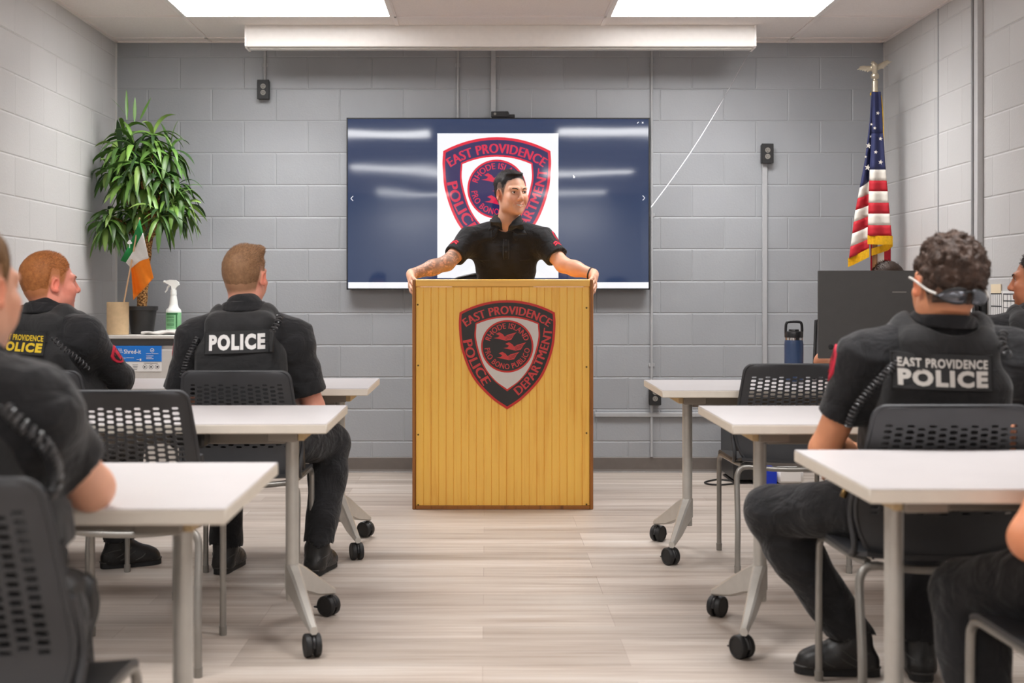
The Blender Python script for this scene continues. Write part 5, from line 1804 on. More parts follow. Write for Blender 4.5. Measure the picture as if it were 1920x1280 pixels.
def skin_colors(V, h, base, hair=None, hairline=None, fade=.035, smile=0.0, stubble=0.0, ruddy=0.0, lipc=None, tattoo=None):
    base = A3(base[:3]); C = np.tile(base, (len(V), 1))
    n1 = vnoise(V, 55.0)[:, None]; n2 = vnoise(V, 14.0)[:, None]
    C = C * (1 + .03 * n1 + .04 * n2)
    q = h.local(V)
    near = (np.abs(q[:, 0]) < .13) & (np.abs(q[:, 1]) < .16) & (np.abs(q[:, 2]) < .15)
    def blend(mask, col, amt):
        a = (mask * amt * near)[:, None]
        C[:] = C * (1 - a) + A3(col)[None] * a
    sm = lambda x, a, b: np.clip((x - a) / (b - a), 0, 1) ** 2 * (3 - 2 * np.clip((x - a) / (b - a), 0, 1))
    ear = sm(np.abs(q[:, 0]), .073, .080) * sm(-np.abs(q[:, 2]), -.05, -.03)
    blend(ear, base * A3((1.05, .72, .66)), .75)
    cheek = np.exp(-(((np.abs(q[:, 0]) - .042) / .022) ** 2 + ((q[:, 2] + .028) / .022) ** 2)) * (q[:, 1] > .03)
    blend(cheek, base * A3((1.05, .76, .70)), .35 + ruddy)
    nose = np.exp(-((q[:, 0] / .014) ** 2 + ((q[:, 2] + .026) / .014) ** 2)) * (q[:, 1] > .08)
    blend(nose, base * A3((1.04, .78, .74)), .4)
    mw = .0225 + .0065 * smile
    lip = sm(-np.abs(q[:, 2] + .0592 - .0098 * smile * (q[:, 0] / mw) ** 2), -.0088, -.0055) * sm(-np.abs(q[:, 0]), -mw - .003, -mw + .002) * (q[:, 1] > .070)
    blend(lip, base * A3((.84, .58, .56)) if lipc is None else lipc, .7)
    if stubble:
        st = sm(-q[:, 2], .030, .055) * sm(q[:, 1], -.01, .03) * (1 - lip)
        st = np.maximum(st, sm(-np.abs(q[:, 2] + .043), -.010, -.006) * (np.abs(q[:, 0]) < .026) * (q[:, 1] > .08))
        blend(st, base * A3((.55, .55, .58)), stubble)
    if hair is not None:
        d = hairline(q)
        d = np.where(q[:, 1] > .02, d - .012, d)
        fd = np.clip(sm(d, -.024, fade) * 1.05 + .10 * vnoise(V, 160.0) * (d > 0), 0, 1)
        blend(fd, A3(hair[:3]) * 1.1, .88)
    if tattoo is not None:
        a, b, r = tattoo
        a, b = A3(a), A3(b); ab = b - a
        t = ((V - a) @ ab) / (ab @ ab)
        dd = np.linalg.norm(V - (a + np.clip(t, 0, 1)[:, None] * ab), axis=1)
        m = (t > -.5) & (t < 1.0) & (dd < r)
        pat = np.clip((np.abs(vnoise(V, 62.0)) < .16) * 1.0 + (np.abs(vnoise(V + 3.1, 105.0)) < .18) * .8 + (vnoise(V + 7, 34.0) > .1) * .6 + .25, 0, 1)
        am = (m * pat * .62)[:, None]
        C = C * (1 - am) + A3((.075, .085, .085))[None] * am
    return np.clip(C, 0, 1)

def hairline_std(front=.066, temple=.040, side=.030, nape=-.055):
    ys = [-.12, -.07, -.03, -.012, .016, .022, .034, .050, .066, .12]
    zs = [nape, nape, -.045, side, side, -.012, -.006, temple, front, front + .004]
    def f(q):
        return q[:, 2] - np.interp(q[:, 1], ys, zs)
    return f

def hair_mesh(h, parent, col, hl, taper=.05, lay=.15, jit=.16, sw=1.0, top=.016, side=.007, back=.008, noise=(), strands=2500, slen=.012, comb=(0, .5, .6), curl=0.0, cvar=0.0, quiff=None, vox=.0028, name='hair', lighter=.25, extra=()):
    g = Head((0, 0, 0), (0, 1, 0), 1.0)
    P = [g.e((0, -.014, .036), (.0735 + side, .0945 + back, .083 + top), .0),
         g.e((0, -.030, -.014), (.0635 + side, .0665 + back, .060 + side), .02)]
    if quiff is not None:
        P += [g.e(c, r, .02) for c, r in quiff]
    P += list(extra)
    def post(p, val):
        d = hl(p)
        m = np.clip(d / taper, 0, 1); m = m * m * (3 - 2 * m)
        return np.maximum(val + (side + .0022) * (1 - m), -d * .8)
    V, Q = implicit(P, vox, noise=noise, post=post)
    V = relax(V, Q, 1, .3)
    N = vnormals(V, Q)
    col = A3(col[:3])
    C = np.tile(col, (len(V), 1)) * (1 + .18 * vnoise(V * A3((1, .35, .35)), 150.0)[:, None]) * (1 + cvar * vnoise(V + 5, 58.0)[:, None])
    # strands
    r2 = np.random.default_rng(int(abs(h.c[0]) * 1e4) + 3)
    keep = np.where(hl(V) > -.002)[0]
    pick = r2.choice(keep, min(strands, len(keep)), replace=False)
    SV, SF, SC = [], [], []
    base_n = len(V)
    cmb = A3(comb)
    for i in pick:
        p, nn = V[i], N[i]
        fall = 1.0 if p[2] > .05 else .55
        d = cmb * fall + nn * lay + r2.normal(0, jit + curl, 3)
        d -= nn * min(0, d @ nn); d /= np.linalg.norm(d)
        t = np.cross(nn, d); tn = np.linalg.norm(t)
        if tn < 1e-3: continue
        t /= tn
        L = slen * r2.uniform(.55, 1.25) * (1 if p[2] > .045 else .5)
        w = (.0005 + .0004 * r2.random()) * sw
        a = p - nn * .0015
        m = a + d * L * .55 + nn * .0015
        e_ = a + d * L + (r2.normal(0, curl, 3) * L if curl else 0)
        b = base_n + len(SV)
        SV += [a - t * w, a + t * w, m + t * w * .8, m - t * w * .8, e_]
        SF += [(b, b + 1, b + 2), (b, b + 2, b + 3), (b + 3, b + 2, b + 4)]
        cc = col * (1 + r2.uniform(-.35, lighter + .35))
        SC += [cc] * 5
    VV = np.concatenate([V, np.array(SV)]) if SV else V
    CC = np.concatenate([C, np.array(SC)]) if SV else C
    Vw = h.c + (VV * h.s) @ h.R.T
    return mesh_np(name, Vw, Q, M['hair'], parent, cols=np.clip(CC, 0, 1), extra=np.array(SF) if SF else None)

def face_parts(h, parent, smile=0.0, look=(0, 0), brows=True, browc=None):
    for s in (-1, 1):
        c = h((s * .0315, .0738, .0080)); r = .0120 * h.s
        gz = A3((look[0], 1.0, look[1])); gz /= np.linalg.norm(gz)
        Rm = Matrix([list(x) for x in h.R]) @ frame_from(gz)
        Rl = Rm @ Matrix(((1, 0, 0), (0, 0, 1), (0, -1, 0)))    # ball pole -> forward
        eb = MB()
        nu, nv = 20, 20
        vs, fs, mi = [], [], []
        for j in range(nv + 1):
            p = math.pi * j / nv
            for i in range(nu):
                a = 2 * math.pi * i / nu
                q = Vector((math.sin(p) * math.cos(a), math.cos(p), math.sin(p) * math.sin(a))) * r
                vs.append(Vector(c) + Rm @ q)
        for j in range(nv):
            for i in range(nu):
                fs.append((j * nu + i, (j + 1) * nu + i, (j + 1) * nu + (i + 1) % nu, j * nu + (i + 1) % nu)); mi.append(1 if j < 3 else 0)
        eb.v = [tuple(v) for v in vs]; eb.f = fs; eb.m = mi
        eb.build('eye', [M['eye_white'], M['iris']], parent)
        # lids
        mb = MB()
        mb.tube([h((s * .0315 + .0135 * math.cos(a), .0800 + .0070 * math.sin(a), .0078 + .0050 * math.sin(a))) for a in np.linspace(.05, math.pi - .05, 12)], .0009 * h.s, 8)
        mb.build('eyelashes', M['brow'] if browc is None else browc, parent)
        if brows:
            mb = MB()
            pts = [h((s * x, y, z)) for x, y, z in ((.013, .0985, .0225), (.024, .0965, .0265), (.036, .0885, .0285), (.047, .0775, .0245))]
            pts = [tuple(q) for q in catmull([tuple(p) for p in pts], 5)]
            mb.tube(pts, list(np.array([.0016] + [.0023] * (len(pts) - 6) + [.0020, .0018, .0015, .0011, .0008]) * h.s), 8)
            mb.build('eyebrow', M['brow'] if browc is None else browc, parent)
    if smile:
        c = .003 * smile
        mb = MB()
        vs = []
        for x in np.linspace(-.023, .023, 13):
            u_ = x / .0285; vs.append(h((x, .0940 - .0185 * u_ * u_, -.0562 + .0098 * u_ * u_))); vs.append(h((x, .0930 - .0185 * u_ * u_, -.0632 + .0108 * u_ * u_)))
        mb.add(vs, [(2 * i, 2 * i + 1, 2 * i + 3, 2 * i + 2) for i in range(12)])
        mb.build('teeth', M['teeth'], parent)

def collar_mesh(J, parent, h, bvh, rad=.066, height=.038, mtl=None, open_front=0.0, dip=0.0):
    """folded shirt collar: a stand and an outer fall whose points lie on the chest"""
    R = J['R']; neck = A3(J['neck'])
    ax = h.c + h.R @ A3((0, -.015, -.06)) * h.s - neck; ax /= np.linalg.norm(ax)
    c0 = neck + ax * .012
    r, f = R[:, 0], R[:, 1]
    mb = MB(); n = 56
    def top(a, t):
        fr = (1 + math.cos(a)) * .5
        zz = height * t + .005 * (1 - math.cos(a)) - .012 * fr - dip * fr ** 3
        return c0 + r * (math.sin(a) * rad) + f * (math.cos(a) * (rad * 1.02 + dip * .5 * fr ** 3) - .006) + ax * zz
    def P(a, t):
        if t <= 1: return top(a, t)
        am = min(a, 2 * math.pi - a)
        L = height * 1.02 + (.050 * math.exp(-((am - open_front - .28) / .30) ** 2) if open_front else .012 * math.exp(-((am - .35) / .3) ** 2))
        out = r * math.sin(a) + f * math.cos(a)
        q = top(a, 1) + out * (.003 + .30 * L * (t - 1)) - ax * (L * (t - 1)) + (f * (.25 * L) if open_front and am < 1.2 else f * 0) * (t - 1)
        hit = bvh.find_nearest(Vector(q))
        if hit[0] is not None:
            nn = hit[1]; dq = (Vector(q) - hit[0]).dot(nn)
            if dq < .006: q = A3(hit[0] + nn * .006)
        return q
    a0 = open_front
    ts = (0, .33, .66, 1, 1.12, 1.35, 1.6, 1.8, 2.0)
    vs = [P(a0 + (2 * math.pi - 2 * a0) * i / n, t) for t in ts for i in range(n + 1)]
    fs = [(j * (n + 1) + i, j * (n + 1) + i + 1, (j + 1) * (n + 1) + i + 1, (j + 1) * (n + 1) + i) for j in range(len(ts) - 1) for i in range(n)]
    o = mb.add(vs, fs).build('collar', mtl or M['uniform'], parent)
    md = o.modifiers.new('thick', 'SOLIDIFY'); md.thickness = .004; md.offset = 0
    return o

def coil(name, pts, parent, rc=.0075, rt=.0026, turns=26, mtl=None):
    P = [A3(p) for p in catmull([tuple(p) for p in pts], 12)]
    n = turns * 12
    L = np.concatenate([[0], np.cumsum([np.linalg.norm(P[i + 1] - P[i]) for i in range(len(P) - 1)])])
    out = []; x = None
    for i in range(n + 1):
        s = L[-1] * i / n
        k = min(max(np.searchsorted(L, s) - 1, 0), len(P) - 2)
        w = (s - L[k]) / max(L[k + 1] - L[k], 1e-9)
        p = P[k] * (1 - w) + P[k + 1] * w
        d = P[k + 1] - P[k]; d /= np.linalg.norm(d)
        if x is None:
            x = np.cross(d, (0.3, .2, 1)); x /= np.linalg.norm(x)
        x = x - d * (x @ d); x /= np.linalg.norm(x); y = np.cross(d, x)
        a = 2 * math.pi * turns * i / n
        out.append(p + x * (rc * math.cos(a)) + y * (rc * math.sin(a)))
    return MB().tube(out, rt, 6).build(name, mtl or M['cord'], parent)

def panel(parent, bvh, J, O, w, h, lines, tilt=0.0, lm=None, name='name_panel', base=None, X=None, Y=None, grow=.012):
    """a name panel on a vest back or a patch: curved plate with lettering as its own piece"""
    R = J['R']
    X = Vector(R[:, 0]) if X is None else Vector(X)
    Y = Vector(R[:, 2]) if Y is None else Vector(Y)
    if tilt:
        rot = Matrix.Rotation(tilt, 3, X.cross(Y)); X, Y = rot @ X, rot @ Y
    S_ = Patch(bvh, O, X, Y, w, h)
    mb = MB(); nu, nv = 24, 8
    r = .006
    def pt(u, v, off):
        return S_((u - .5) * w, (v - .5) * h, off)
    top = [pt(i / nu, j / nv, .006) for j in range(nv + 1) for i in range(nu + 1)]
    bot = [pt(i / nu, j / nv, -.012) for j in range(nv + 1) for i in range(nu + 1)]
    nT = len(top)
    fs = [(j * (nu + 1) + i, j * (nu + 1) + i + 1, (j + 1) * (nu + 1) + i + 1, (j + 1) * (nu + 1) + i) for j in range(nv) for i in range(nu)]
    rim = [i for i in range(nu + 1)] + [j * (nu + 1) + nu for j in range(1, nv + 1)] + [nv * (nu + 1) + i for i in range(nu - 1, -1, -1)] + [j * (nu + 1) for j in range(nv - 1, 0, -1)]
    for k in range(len(rim)):
        a, b = rim[k], rim[(k + 1) % len(rim)]
        fs.append((a, nT + a, nT + b, b))
    mb.add(top + bot, fs)
    pl = mb.build(name, base or M['patch_base'], parent)
    MB().tube([S_(x, y, .0062) for x, y in [(-w / 2, -h / 2), (w / 2, -h / 2), (w / 2, h / 2), (-w / 2, h / 2)] for _ in (0,)], .0028, 6, closed=True).build('panel_border', M['webbing'], pl)
    mb = MB()
    for (s, cx_, cy_, tw, th, bold) in lines:
        text_flat(mb, s, (0, 0, 0), (1, 0, 0), (0, 1, 0), tw, th, bold=bold, spacing=1.0 + bold * 3.2, fn=lambda a, b, cx_=cx_, cy_=cy_, tw=tw, th=th: S_(cx_ - tw / 2 + a, cy_ - th / 2 + b, .0075))
    if lines:
        mb.build('lettering', lm or M['let_white'], pl, smooth=False)
    return pl

def decal(parent, bvh, O, X, Y, poly, mtl, name='shoulder_patch', off=.003, size=1.0):
    """a sewn patch: polygon fan pressed on to the cloth"""
    X, Y = Vector(X).normalized(), Vector(Y)
    Y = (Y - X * Y.dot(X)).normalized()
    w = max(abs(p[0]) for p in poly) * 2 * size; hh = max(abs(p[1]) for p in poly) * 2 * size
    S_ = Patch(bvh, O, X, Y, w, hh)
    n = len(poly); vs = []; rings = 4
    for k in range(1, rings + 1):
        for (x, y) in poly: vs.append(S_(x * size * k / rings, y * size * k / rings, off))
    for (x, y) in poly: vs.append(S_(x * size * 1.02, y * size * 1.02, -.004))
    vs.append(S_(0, 0, off))
    fs = [(len(vs) - 1, i, (i + 1) % n) for i in range(n)]
    for k in range(rings):
        fs += [(k * n + i, (k + 1) * n + i, (k + 1) * n + (i + 1) % n, k * n + (i + 1) % n) for i in range(n)]
    o = MB().add(vs, fs).build(name, mtl, parent)
    return o, S_

SHIELD = [(0, 1.05), (.45, .98), (.85, .80), (.9, .3), (.75, -.3), (.42, -.8), (0, -1.15), (-.42, -.8), (-.75, -.3), (-.9, .3), (-.85, .80), (-.45, .98)]
def shoulder_patch(shirt, bvh, J, side, s=.042, where=.38):
    sh, el = A3(J['s' + side]), A3(J['e' + side])
    up = Vector(sh - el).normalized()
    out = Vector(J['R'][:, 0]) * (1 if side == 'R' else -1)
    f = Vector(J['R'][:, 1])
    N = (out - up * out.dot(up)).normalized()
    N = (N + f * .45).normalized()
    N = (N - up * N.dot(up)).normalized()
    X = up.cross(N)
    O = Vector(sh + (el - sh) * where) + N * .06
    pt, S_ = decal(shirt, bvh, O, X, up, SHIELD, M['patch_red'], size=s)
    sc = .74
    mb = MB(); n = len(SHIELD)
    mb.add([S_(x * s * sc, y * s * sc, .0045) for x, y in SHIELD], [tuple(range(n))])
    mb.build('patch_field', M['webbing'], pt, smooth=False)
    mb = MB()
    for (y, w_) in ((.42, 1.0), (-.55, .5)):
        mb.add([S_(x * s, yy * s, .0052) for x, yy in ((-w_ / 2, y), (w_ / 2, y), (w_ / 2, y + .16), (-w_ / 2, y + .16))], [(0, 1, 2, 3)])
    mb.add([S_(.26 * s * math.cos(a), .06 * s + .26 * s * math.sin(a), .0052) for a in np.linspace(0, 2 * math.pi, 14, endpoint=False)], [tuple(range(14))])
    mb.build('patch_lettering', M['let_white'] if s > 10 else M['patch_red'], pt, smooth=False)

def boots(J, parent, fdirs):
    for s in ('L', 'R'):
        an = A3(J['a' + s]); d = A3((fdirs[s][0], fdirs[s][1], 0)); d /= np.linalg.norm(d)
        P = foot_prims(an, d, .009) + [cap(an + A3((0, 0, -.01)), an + A3((0, 0, .022)) - d * .002, .042, .041, .02)]
        P += [cap(an + d * .13 + A3((0, 0, -an[2] + .050)) - A3((d[1], -d[0], 0)) * .02, an + d * .13 + A3((0, 0, -an[2] + .050)) + A3((d[1], -d[0], 0)) * .02, .006, .006, .012)]
        P.append(plane((0, 0, -1), (0, 0, .020)))
        V, Q = implicit(P, .006, noise=((45, .0015, (1, 1, 1)),))
        b = mesh_np('boot', V, Q, M['boot'], parent)
        z = .0
        pr = []
        r_ = A3((d[1], -d[0], 0))
        for (u, w_) in ((-.074, .012), (-.068, .026), (-.045, .034), (0, .033), (.05, .036), (.09, .041), (.13, .040), (.155, .031), (.170, .016), (.174, .004)):
            pr.append((u, w_))
        outl = [(u, w_) for u, w_ in pr] + [(u, -w_) for u, w_ in pr[::-1]]
        MB().prism([(u, w_) for u, w_ in outl][::-1], (an[0], an[1], .002), tuple(d), tuple(-r_), .022).build('sole', M['sole'], b)
        sbv = BVHTree.FromPolygons([Vector(p) for p in V], [tuple(int(i) for i in q_) for q_ in Q])
        def onshoe(u, lat, z):
            st = A3((an[0], an[1], 0)) + d * u + r_ * lat * .12 + A3((0, 0, z))
            hit = sbv.ray_cast(Vector(st), Vector(-r_ * lat), .2)
            return hit[0] if hit[0] is not None else None
        for lat in (-1, 1):
            for path in ([(-.05, .035), (-.01, .050), (.03, .075), (.045, .085)], [(.0, .034), (.03, .050), (.06, .070)], [(.06, .032), (.085, .042), (.10, .055)], [(-.065, .06), (-.03, .075), (.0, .08)]):
                pts = [onshoe(u, lat, z) for u, z in path]
                pts = [tuple(p) for p in pts if p is not None]
                if len(pts) > 2:
                    MB().tube([tuple(p) for p in catmull(pts, 4)], .0026, 6).build('upper_seam', M['boot_trim'], b)
        MB().tube([tuple(A3((an[0], an[1], .026)) + d * u + r_ * w_) for u, w_ in outl[::1]], .0032, 6, closed=True).build('welt', M['boot_trim'], b)
        mb = MB()
        for k in range(5):
            c = an + d * (.045 + .017 * k) + A3((0, 0, 0)); c[2] = .098 - .009 * k
            mb.tube([tuple(c + r_ * .03 - A3((0, 0, .012))), tuple(c), tuple(c - r_ * .03 - A3((0, 0, .012)))], .0026, 6)
        mb.build('laces', M['webbing'], b)

def build_person(label, J, h, skin, *, hair=None, hl=None, w=1.0, belly=0.0, smile=0.0, jaw=1.0, stubble=0.0, ruddy=0.0, cuff=.62, long=None, hands={}, fdirs=None, vest=True,
                 vox=.0055, tattoo=None, hairkw=None, face=True, look=(0, 0), collar=True, sleeves=1.0, legs=True, neck_r=.059, vestw=0.0, group=None, belt=True, openc=0.0, dip=0.0, fade=.035, browc=None, vneck=False):
    J = dict(J)
    J['R'] = torso_frame(J['pelvis'], J['neck'], J['sL'], J['sR'])
    R = J['R']
    for s, sg in (('L', -1), ('R', 1)):
        if 'h' + s not in J:
            J['h' + s] = tuple(A3(J['pelvis']) + R[:, 0] * sg * .088 + R[:, 1] * .01 - R[:, 2] * .01)
    p0 = J['pelvis']
    t = thing_world('person', label, 'person', (p0[0], p0[1], 0), group)
    # body
    nk = A3(J['neck'])
    base = h(( 0, -.012, -.055))
    P = torso_prims(J, -.004, w, belly)
    P += [cap(nk - R[:, 2] * .03, base, neck_r + .004, neck_r, .03), cap(nk + R[:, 1] * .02 - R[:, 2] * .03, h((0, .006, -.072)), neck_r * .72, neck_r * .62, .02)]
    for s in ('L', 'R'):
        P += arm_prims(J, s)
    if legs:
        for s in ('L', 'R'):
            P += leg_prims(J, s, -.004) + foot_prims(J['a' + s], fdirs[s], -.004)
    for s, kw in hands.items():
        P += hand_prims(J['w' + s], **kw)
    P += head_prims(h, smile, jaw)
    V, Q = implicit(P, vox, fine=(h.c, (.135, .145, .15), .0030 if vox > .005 else .0023))
    V = relax(V, Q, 1, .15)
    C = skin_colors(V, h, skin, hair, hl, fade, smile, stubble, ruddy, tattoo=tattoo)
    body = mesh_np('body', V, Q, M['skin'], t, cols=C)
    if face:
        face_parts(h, t, smile, look, browc=browc)
    if hair is not None:
        hair_mesh(h, t, hair, hl, **(hairkw or {}))
    # shirt
    P = torso_prims(J, .012, w, belly)
    P.append(cap(nk - R[:, 2] * .04, nk + (base - nk) * .22, neck_r + .020, neck_r + .016, .03))
    for s in ('L', 'R'):
        sh, el, wr = A3(J['s' + s]), A3(J['e' + s]), A3(J['w' + s])
        if long and long.get(s):
            P += [cap(sh, el, .064, .053, .035), cone(el, el + (wr - el) * long[s], .053, .044, .03)]
        else:
            cp = sh + (el - sh) * cuff
            P.append(cone(sh, cp, .066 * sleeves, .064 * sleeves, .045))
    sub = []
    for s in ('L', 'R'):
        if not (long and long.get(s)):
            sh, el = A3(J['s' + s]), A3(J['e' + s])
            cp = sh + (el - sh) * cuff; dd = (el - sh) / np.linalg.norm(el - sh)
            sub.append(cone(cp - dd * .02, cp + dd * .01, .0495 * sleeves, .0495 * sleeves, .0, '-'))
    P += sub
    if vneck:
        P.append(cap(nk + R[:, 1] * .088 + R[:, 2] * .075, nk + R[:, 1] * .096 - R[:, 2] * .008, .036, .012, .004, '-'))
        P.append(cap(nk + R[:, 1] * .045 + R[:, 2] * .04, nk + R[:, 1] * .02 + R[:, 2] * .12, .064, .075, .004, '-'))
    P.append(plane(R[:, 2] * -1, A3(J['pelvis']) - R[:, 2] * .02, .02))
    ns = ((9.0, .0045, (1, 1, 1)), (16.0, .0038, (.7, .7, 1.6)), (30.0, .0014, (1, .6, 1.2)))
    V, Q = implicit(P, vox, noise=ns)
    V = relax(V, Q, 1, .3)
    shirt = mesh_np('shirt', V, Q, M['uniform'], t)
    sb = bvh_of(shirt)
    if collar:
        collar_mesh(J, shirt, h, sb, rad=neck_r + .010, open_front=openc, dip=dip)
    # trousers
    if legs:
        P = [ell(A3(J['pelvis']), (.182 * w, .132 * w, .115), R, .05), ell(A3(J['pelvis']) + R[:, 2] * .08, (.168 * w + belly * .3, .125 * w + belly, .09), R, .05)]
        for s in ('L', 'R'):
            P += leg_prims(J, s, .012, .008)
            an, kn = A3(J['a' + s]), A3(J['k' + s]); d = (an - kn) / np.linalg.norm(an - kn)
        for s in ('L', 'R'):
            an, kn = A3(J['a' + s]), A3(J['k' + s])
            # clear anything below the cuff
            P.append(dict(cap(an + A3((0, 0, -.043)), an + A3((0, 0, -.12)), .085, .085, .0, '-')))
        P.append(plane(R[:, 2], A3(J['pelvis']) + R[:, 2] * .135, .01))
        V, Q = implicit(P, .0065, noise=((8.0, .005, (1, 1, 1)), (17.0, .004, (1.4, .7, 1)), (34.0, .0014, (1, 1, 1))))
        V = relax(V, Q, 1, .3)
        mesh_np('trousers', V, Q, M['trouser'], t)
        boots(J, t, fdirs)
        if belt:
            mb = MB(); c = A3(J['pelvis']) + R[:, 2] * .115
            ring = [c + R[:, 0] * ((.176 * w + belly * .3) * math.sin(a)) + R[:, 1] * ((.130 * w + belly * 1.0) * math.cos(a)) for a in np.linspace(0, 2 * math.pi, 40, endpoint=False)]
            vs = []
            for q in ring:
                o_ = (q - c) / np.linalg.norm(q - c)
                for (a, z) in ((.000, -.024), (.007, -.022), (.007, .022), (.000, .024)): vs.append(q + o_ * a + R[:, 2] * z)
            n = len(ring)
            mb.add(vs, [(4 * i + k, 4 * ((i + 1) % n) + k, 4 * ((i + 1) % n) + (k + 1) % 4, 4 * i + (k + 1) % 4) for i in range(n) for k in range(4)])
            mb.build('duty_belt', M['webbing'], t)
    vb = vo = None
    if vest:
        pel = A3(J['pelvis']); L = lambda u, f=0.0: pel + (nk - pel) * u + R[:, 1] * f
        P = [rbox(L(.50, .006), (.112 * w + vestw, .088 * w, .10), .048, R, .04), rbox(L(.76, -.002), (.072 * w + vestw, .062 * w, .085), .052, R, .05), ell(L(.30, .012), (.172 * w, .142 * w + belly, .16), R, .03)]
        for s in ('L', 'R'):
            sh = A3(J['s' + s])
            P.append(cap(nk + (sh - nk) * .33 - R[:, 2] * .035 - R[:, 1] * .06, nk + (sh - nk) * .42 + R[:, 2] * .030, .050, .046, .03))
            P.append(cap(nk + (sh - nk) * .42 + R[:, 2] * .030, nk + (sh - nk) * .38 - R[:, 2] * .05 + R[:, 1] * .085, .046, .05, .03))
        P.append(cap(nk - R[:, 2] * .035 + R[:, 1] * .012, h((0, -.01, -.05)), .074, .10, .012, '-'))
        for s, sg in (('L', -1), ('R', 1)):
            sh, el = A3(J['s' + s]), A3(J['e' + s])
            P.append(cap(sh + R[:, 0] * sg * .014 + R[:, 2] * .01, sh + (el - sh) * .66 + R[:, 0] * sg * .035, .078, .074, .012, '-'))
        P.append(plane(-R[:, 2], pel + R[:, 2] * .115, .01))
        V, Q = implicit(P, .0055, noise=((10.0, .002, (1, 1, 1)),))
        V = relax(V, Q, 1, .4)
        vo = mesh_np('vest', V, Q, M['vest'], t)
        vb = bvh_of(vo)
        Sv = Patch(vb, pel + (nk - pel) * .60, R[:, 0], R[:, 2], .22, .22)
        mb = MB()
        for (y_, dip_) in ((.108, .022), (-.112, -.006)):
            mb = MB().tube([Sv(x, y_ - dip_ * math.cos(x * 14), .001) for x in np.linspace(-.115, .115, 20)], .0022, 6)
            mb.build('vest_seam', M['webbing'], vo)
    return t, J, shirt, sb, vo, vb
M['brow_fair'] = mat('fair_eyebrow', srgb(150, 108, 74), 0.8)
SK_LIGHT = srgb(222, 164, 136); SK_PINK = srgb(226, 158, 136); SK_TAN = srgb(206, 142, 108); SK_BROWN = srgb(176, 112, 80)
fwd = (0, 1, 0)
# ---- officer in the middle row seat: back panel POLICE
J = dict(pelvis=(-.935, 4.875, .555), neck=(-.938, 4.85, 1.052), sL=(-1.122, 4.86, .968), sR=(-.755, 4.86, .968), eL=(-1.212, 4.90, .70), eR=(-.678, 4.92, .69), wL=(-1.12, 5.22, .765), wR=(-.80, 5.20, .775),
         kL=(-1.09, 5.28, .495), kR=(-.645, 5.25, .51), aL=(-1.065, 5.12, .10), aR=(-.685, 5.08, .10))
h = Head((-.942, 4.895, 1.196), (.30, .95, 0), 1.0, 0.0)
hl = hairline_std(nape=-.058)
HC = srgb(142, 108, 78)
t, J, shirt, sb, vo, vb = build_person('officer seen from behind with the single word POLICE in white on the vest', J, h, SK_PINK, hair=HC, hl=hl, ruddy=.2, cuff=.80, sleeves=1.05, w=1.02, vestw=.012,
    hands={'R': dict(fwd=(-.5, .85, -.1), nrm=(0, .1, 1), thumb_side=-1), 'L': dict(fwd=(.5, .85, -.1), nrm=(0, .1, 1), thumb_side=1)}, fdirs=dict(L=(.15, 1), R=(.22, 1)), fade=.015,
    hairkw=dict(top=.011, side=.0045, back=.0045, taper=.085, noise=((70, .0010, (1, 1, 1)), (24, .0018, (1, .5, 1))), strands=9000, slen=.010, comb=(.25, .5, .45), quiff=[((.018, .046, .108), (.036, .034, .017)), ((.036, .03, .100), (.024, .034, .016))], lighter=.5))
O = W(442, 642, 4.70)
panel(vo, vb, J, O, .245, .082, [('POLICE', 0.0, 0.0, .212, .058, .055)], tilt=.03, lm=M['let_white'])
coil('radio_cord', [W(525, 592, 4.76), W(522, 602, 4.73), W(516, 612, 4.72), W(510, 622, 4.715)], t, rc=.010, rt=.0036, turns=6)
coil('radio_cord', [W(371, 632, 4.76), W(362, 650, 4.735), W(350, 675, 4.73), W(342, 708, 4.73)], t, rc=.0085, rt=.003, turns=15)
mb = MB().box(W(509, 640, 4.70), (.010, .012, .042), 0, .005); mb.build('microphone_clip', M['rubber'], t)
shoulder_patch(shirt, sb, J, 'L', .040, .30)
# holster on the hip
mb = MB().box((-.735, 4.84, .575), (.022, .04, .075), 0, .012, Matrix.Rotation(.25, 3, 'X')); mb.box((-.722, 4.86, .49), (.016, .030, .065), 0, .01, Matrix.Rotation(.35, 3, 'X')); mb.build('holster', M['rubber'], t)

# ---- red haired officer, torso turned, yellow lettering
J = dict(pelvis=(-1.685, 4.895, .555), neck=(-1.705, 4.87, 1.045), sL=(-1.885, 4.95, .985), sR=(-1.540, 4.79, .975), eL=(-1.95, 5.08, .74), eR=(-1.452, 4.96, .80), wL=(-1.78, 5.26, .775), wR=(-1.61, 5.17, .79),
         kL=(-1.84, 5.31, .495), kR=(-1.52, 5.29, .50), aL=(-1.83, 5.18, .10), aR=(-1.525, 5.20, .10))
h = Head((-1.704, 4.885, 1.170), (.80, .60, .02), 1.02)
hl = hairline_std(nape=-.052)
t, J, shirt, sb, vo, vb = build_person('red haired officer turned towards the speaker, yellow lettering on the vest', J, h, srgb(228, 150, 130), hair=srgb(164, 104, 56), hl=hl, ruddy=.25, long=dict(L=.3, R=.85), w=1.04, smile=.6, jaw=1.08, vestw=.012,
    hands={'R': dict(fwd=(-.5, .85, -.1), nrm=(0, .1, 1), thumb_side=-1), 'L': dict(fwd=(.5, .85, -.1), nrm=(0, .1, 1), thumb_side=1)}, fdirs=dict(L=(.1, 1), R=(.9, .45)),
    fade=.015, browc=M['brow_fair'],
    hairkw=dict(top=.009, side=.004, back=.004, taper=.08, noise=((60, .001, (1, 1, 1)),), strands=9000, slen=.009, comb=(.1, .7, .25), lighter=.55))
O = W(22, 644, 4.72)
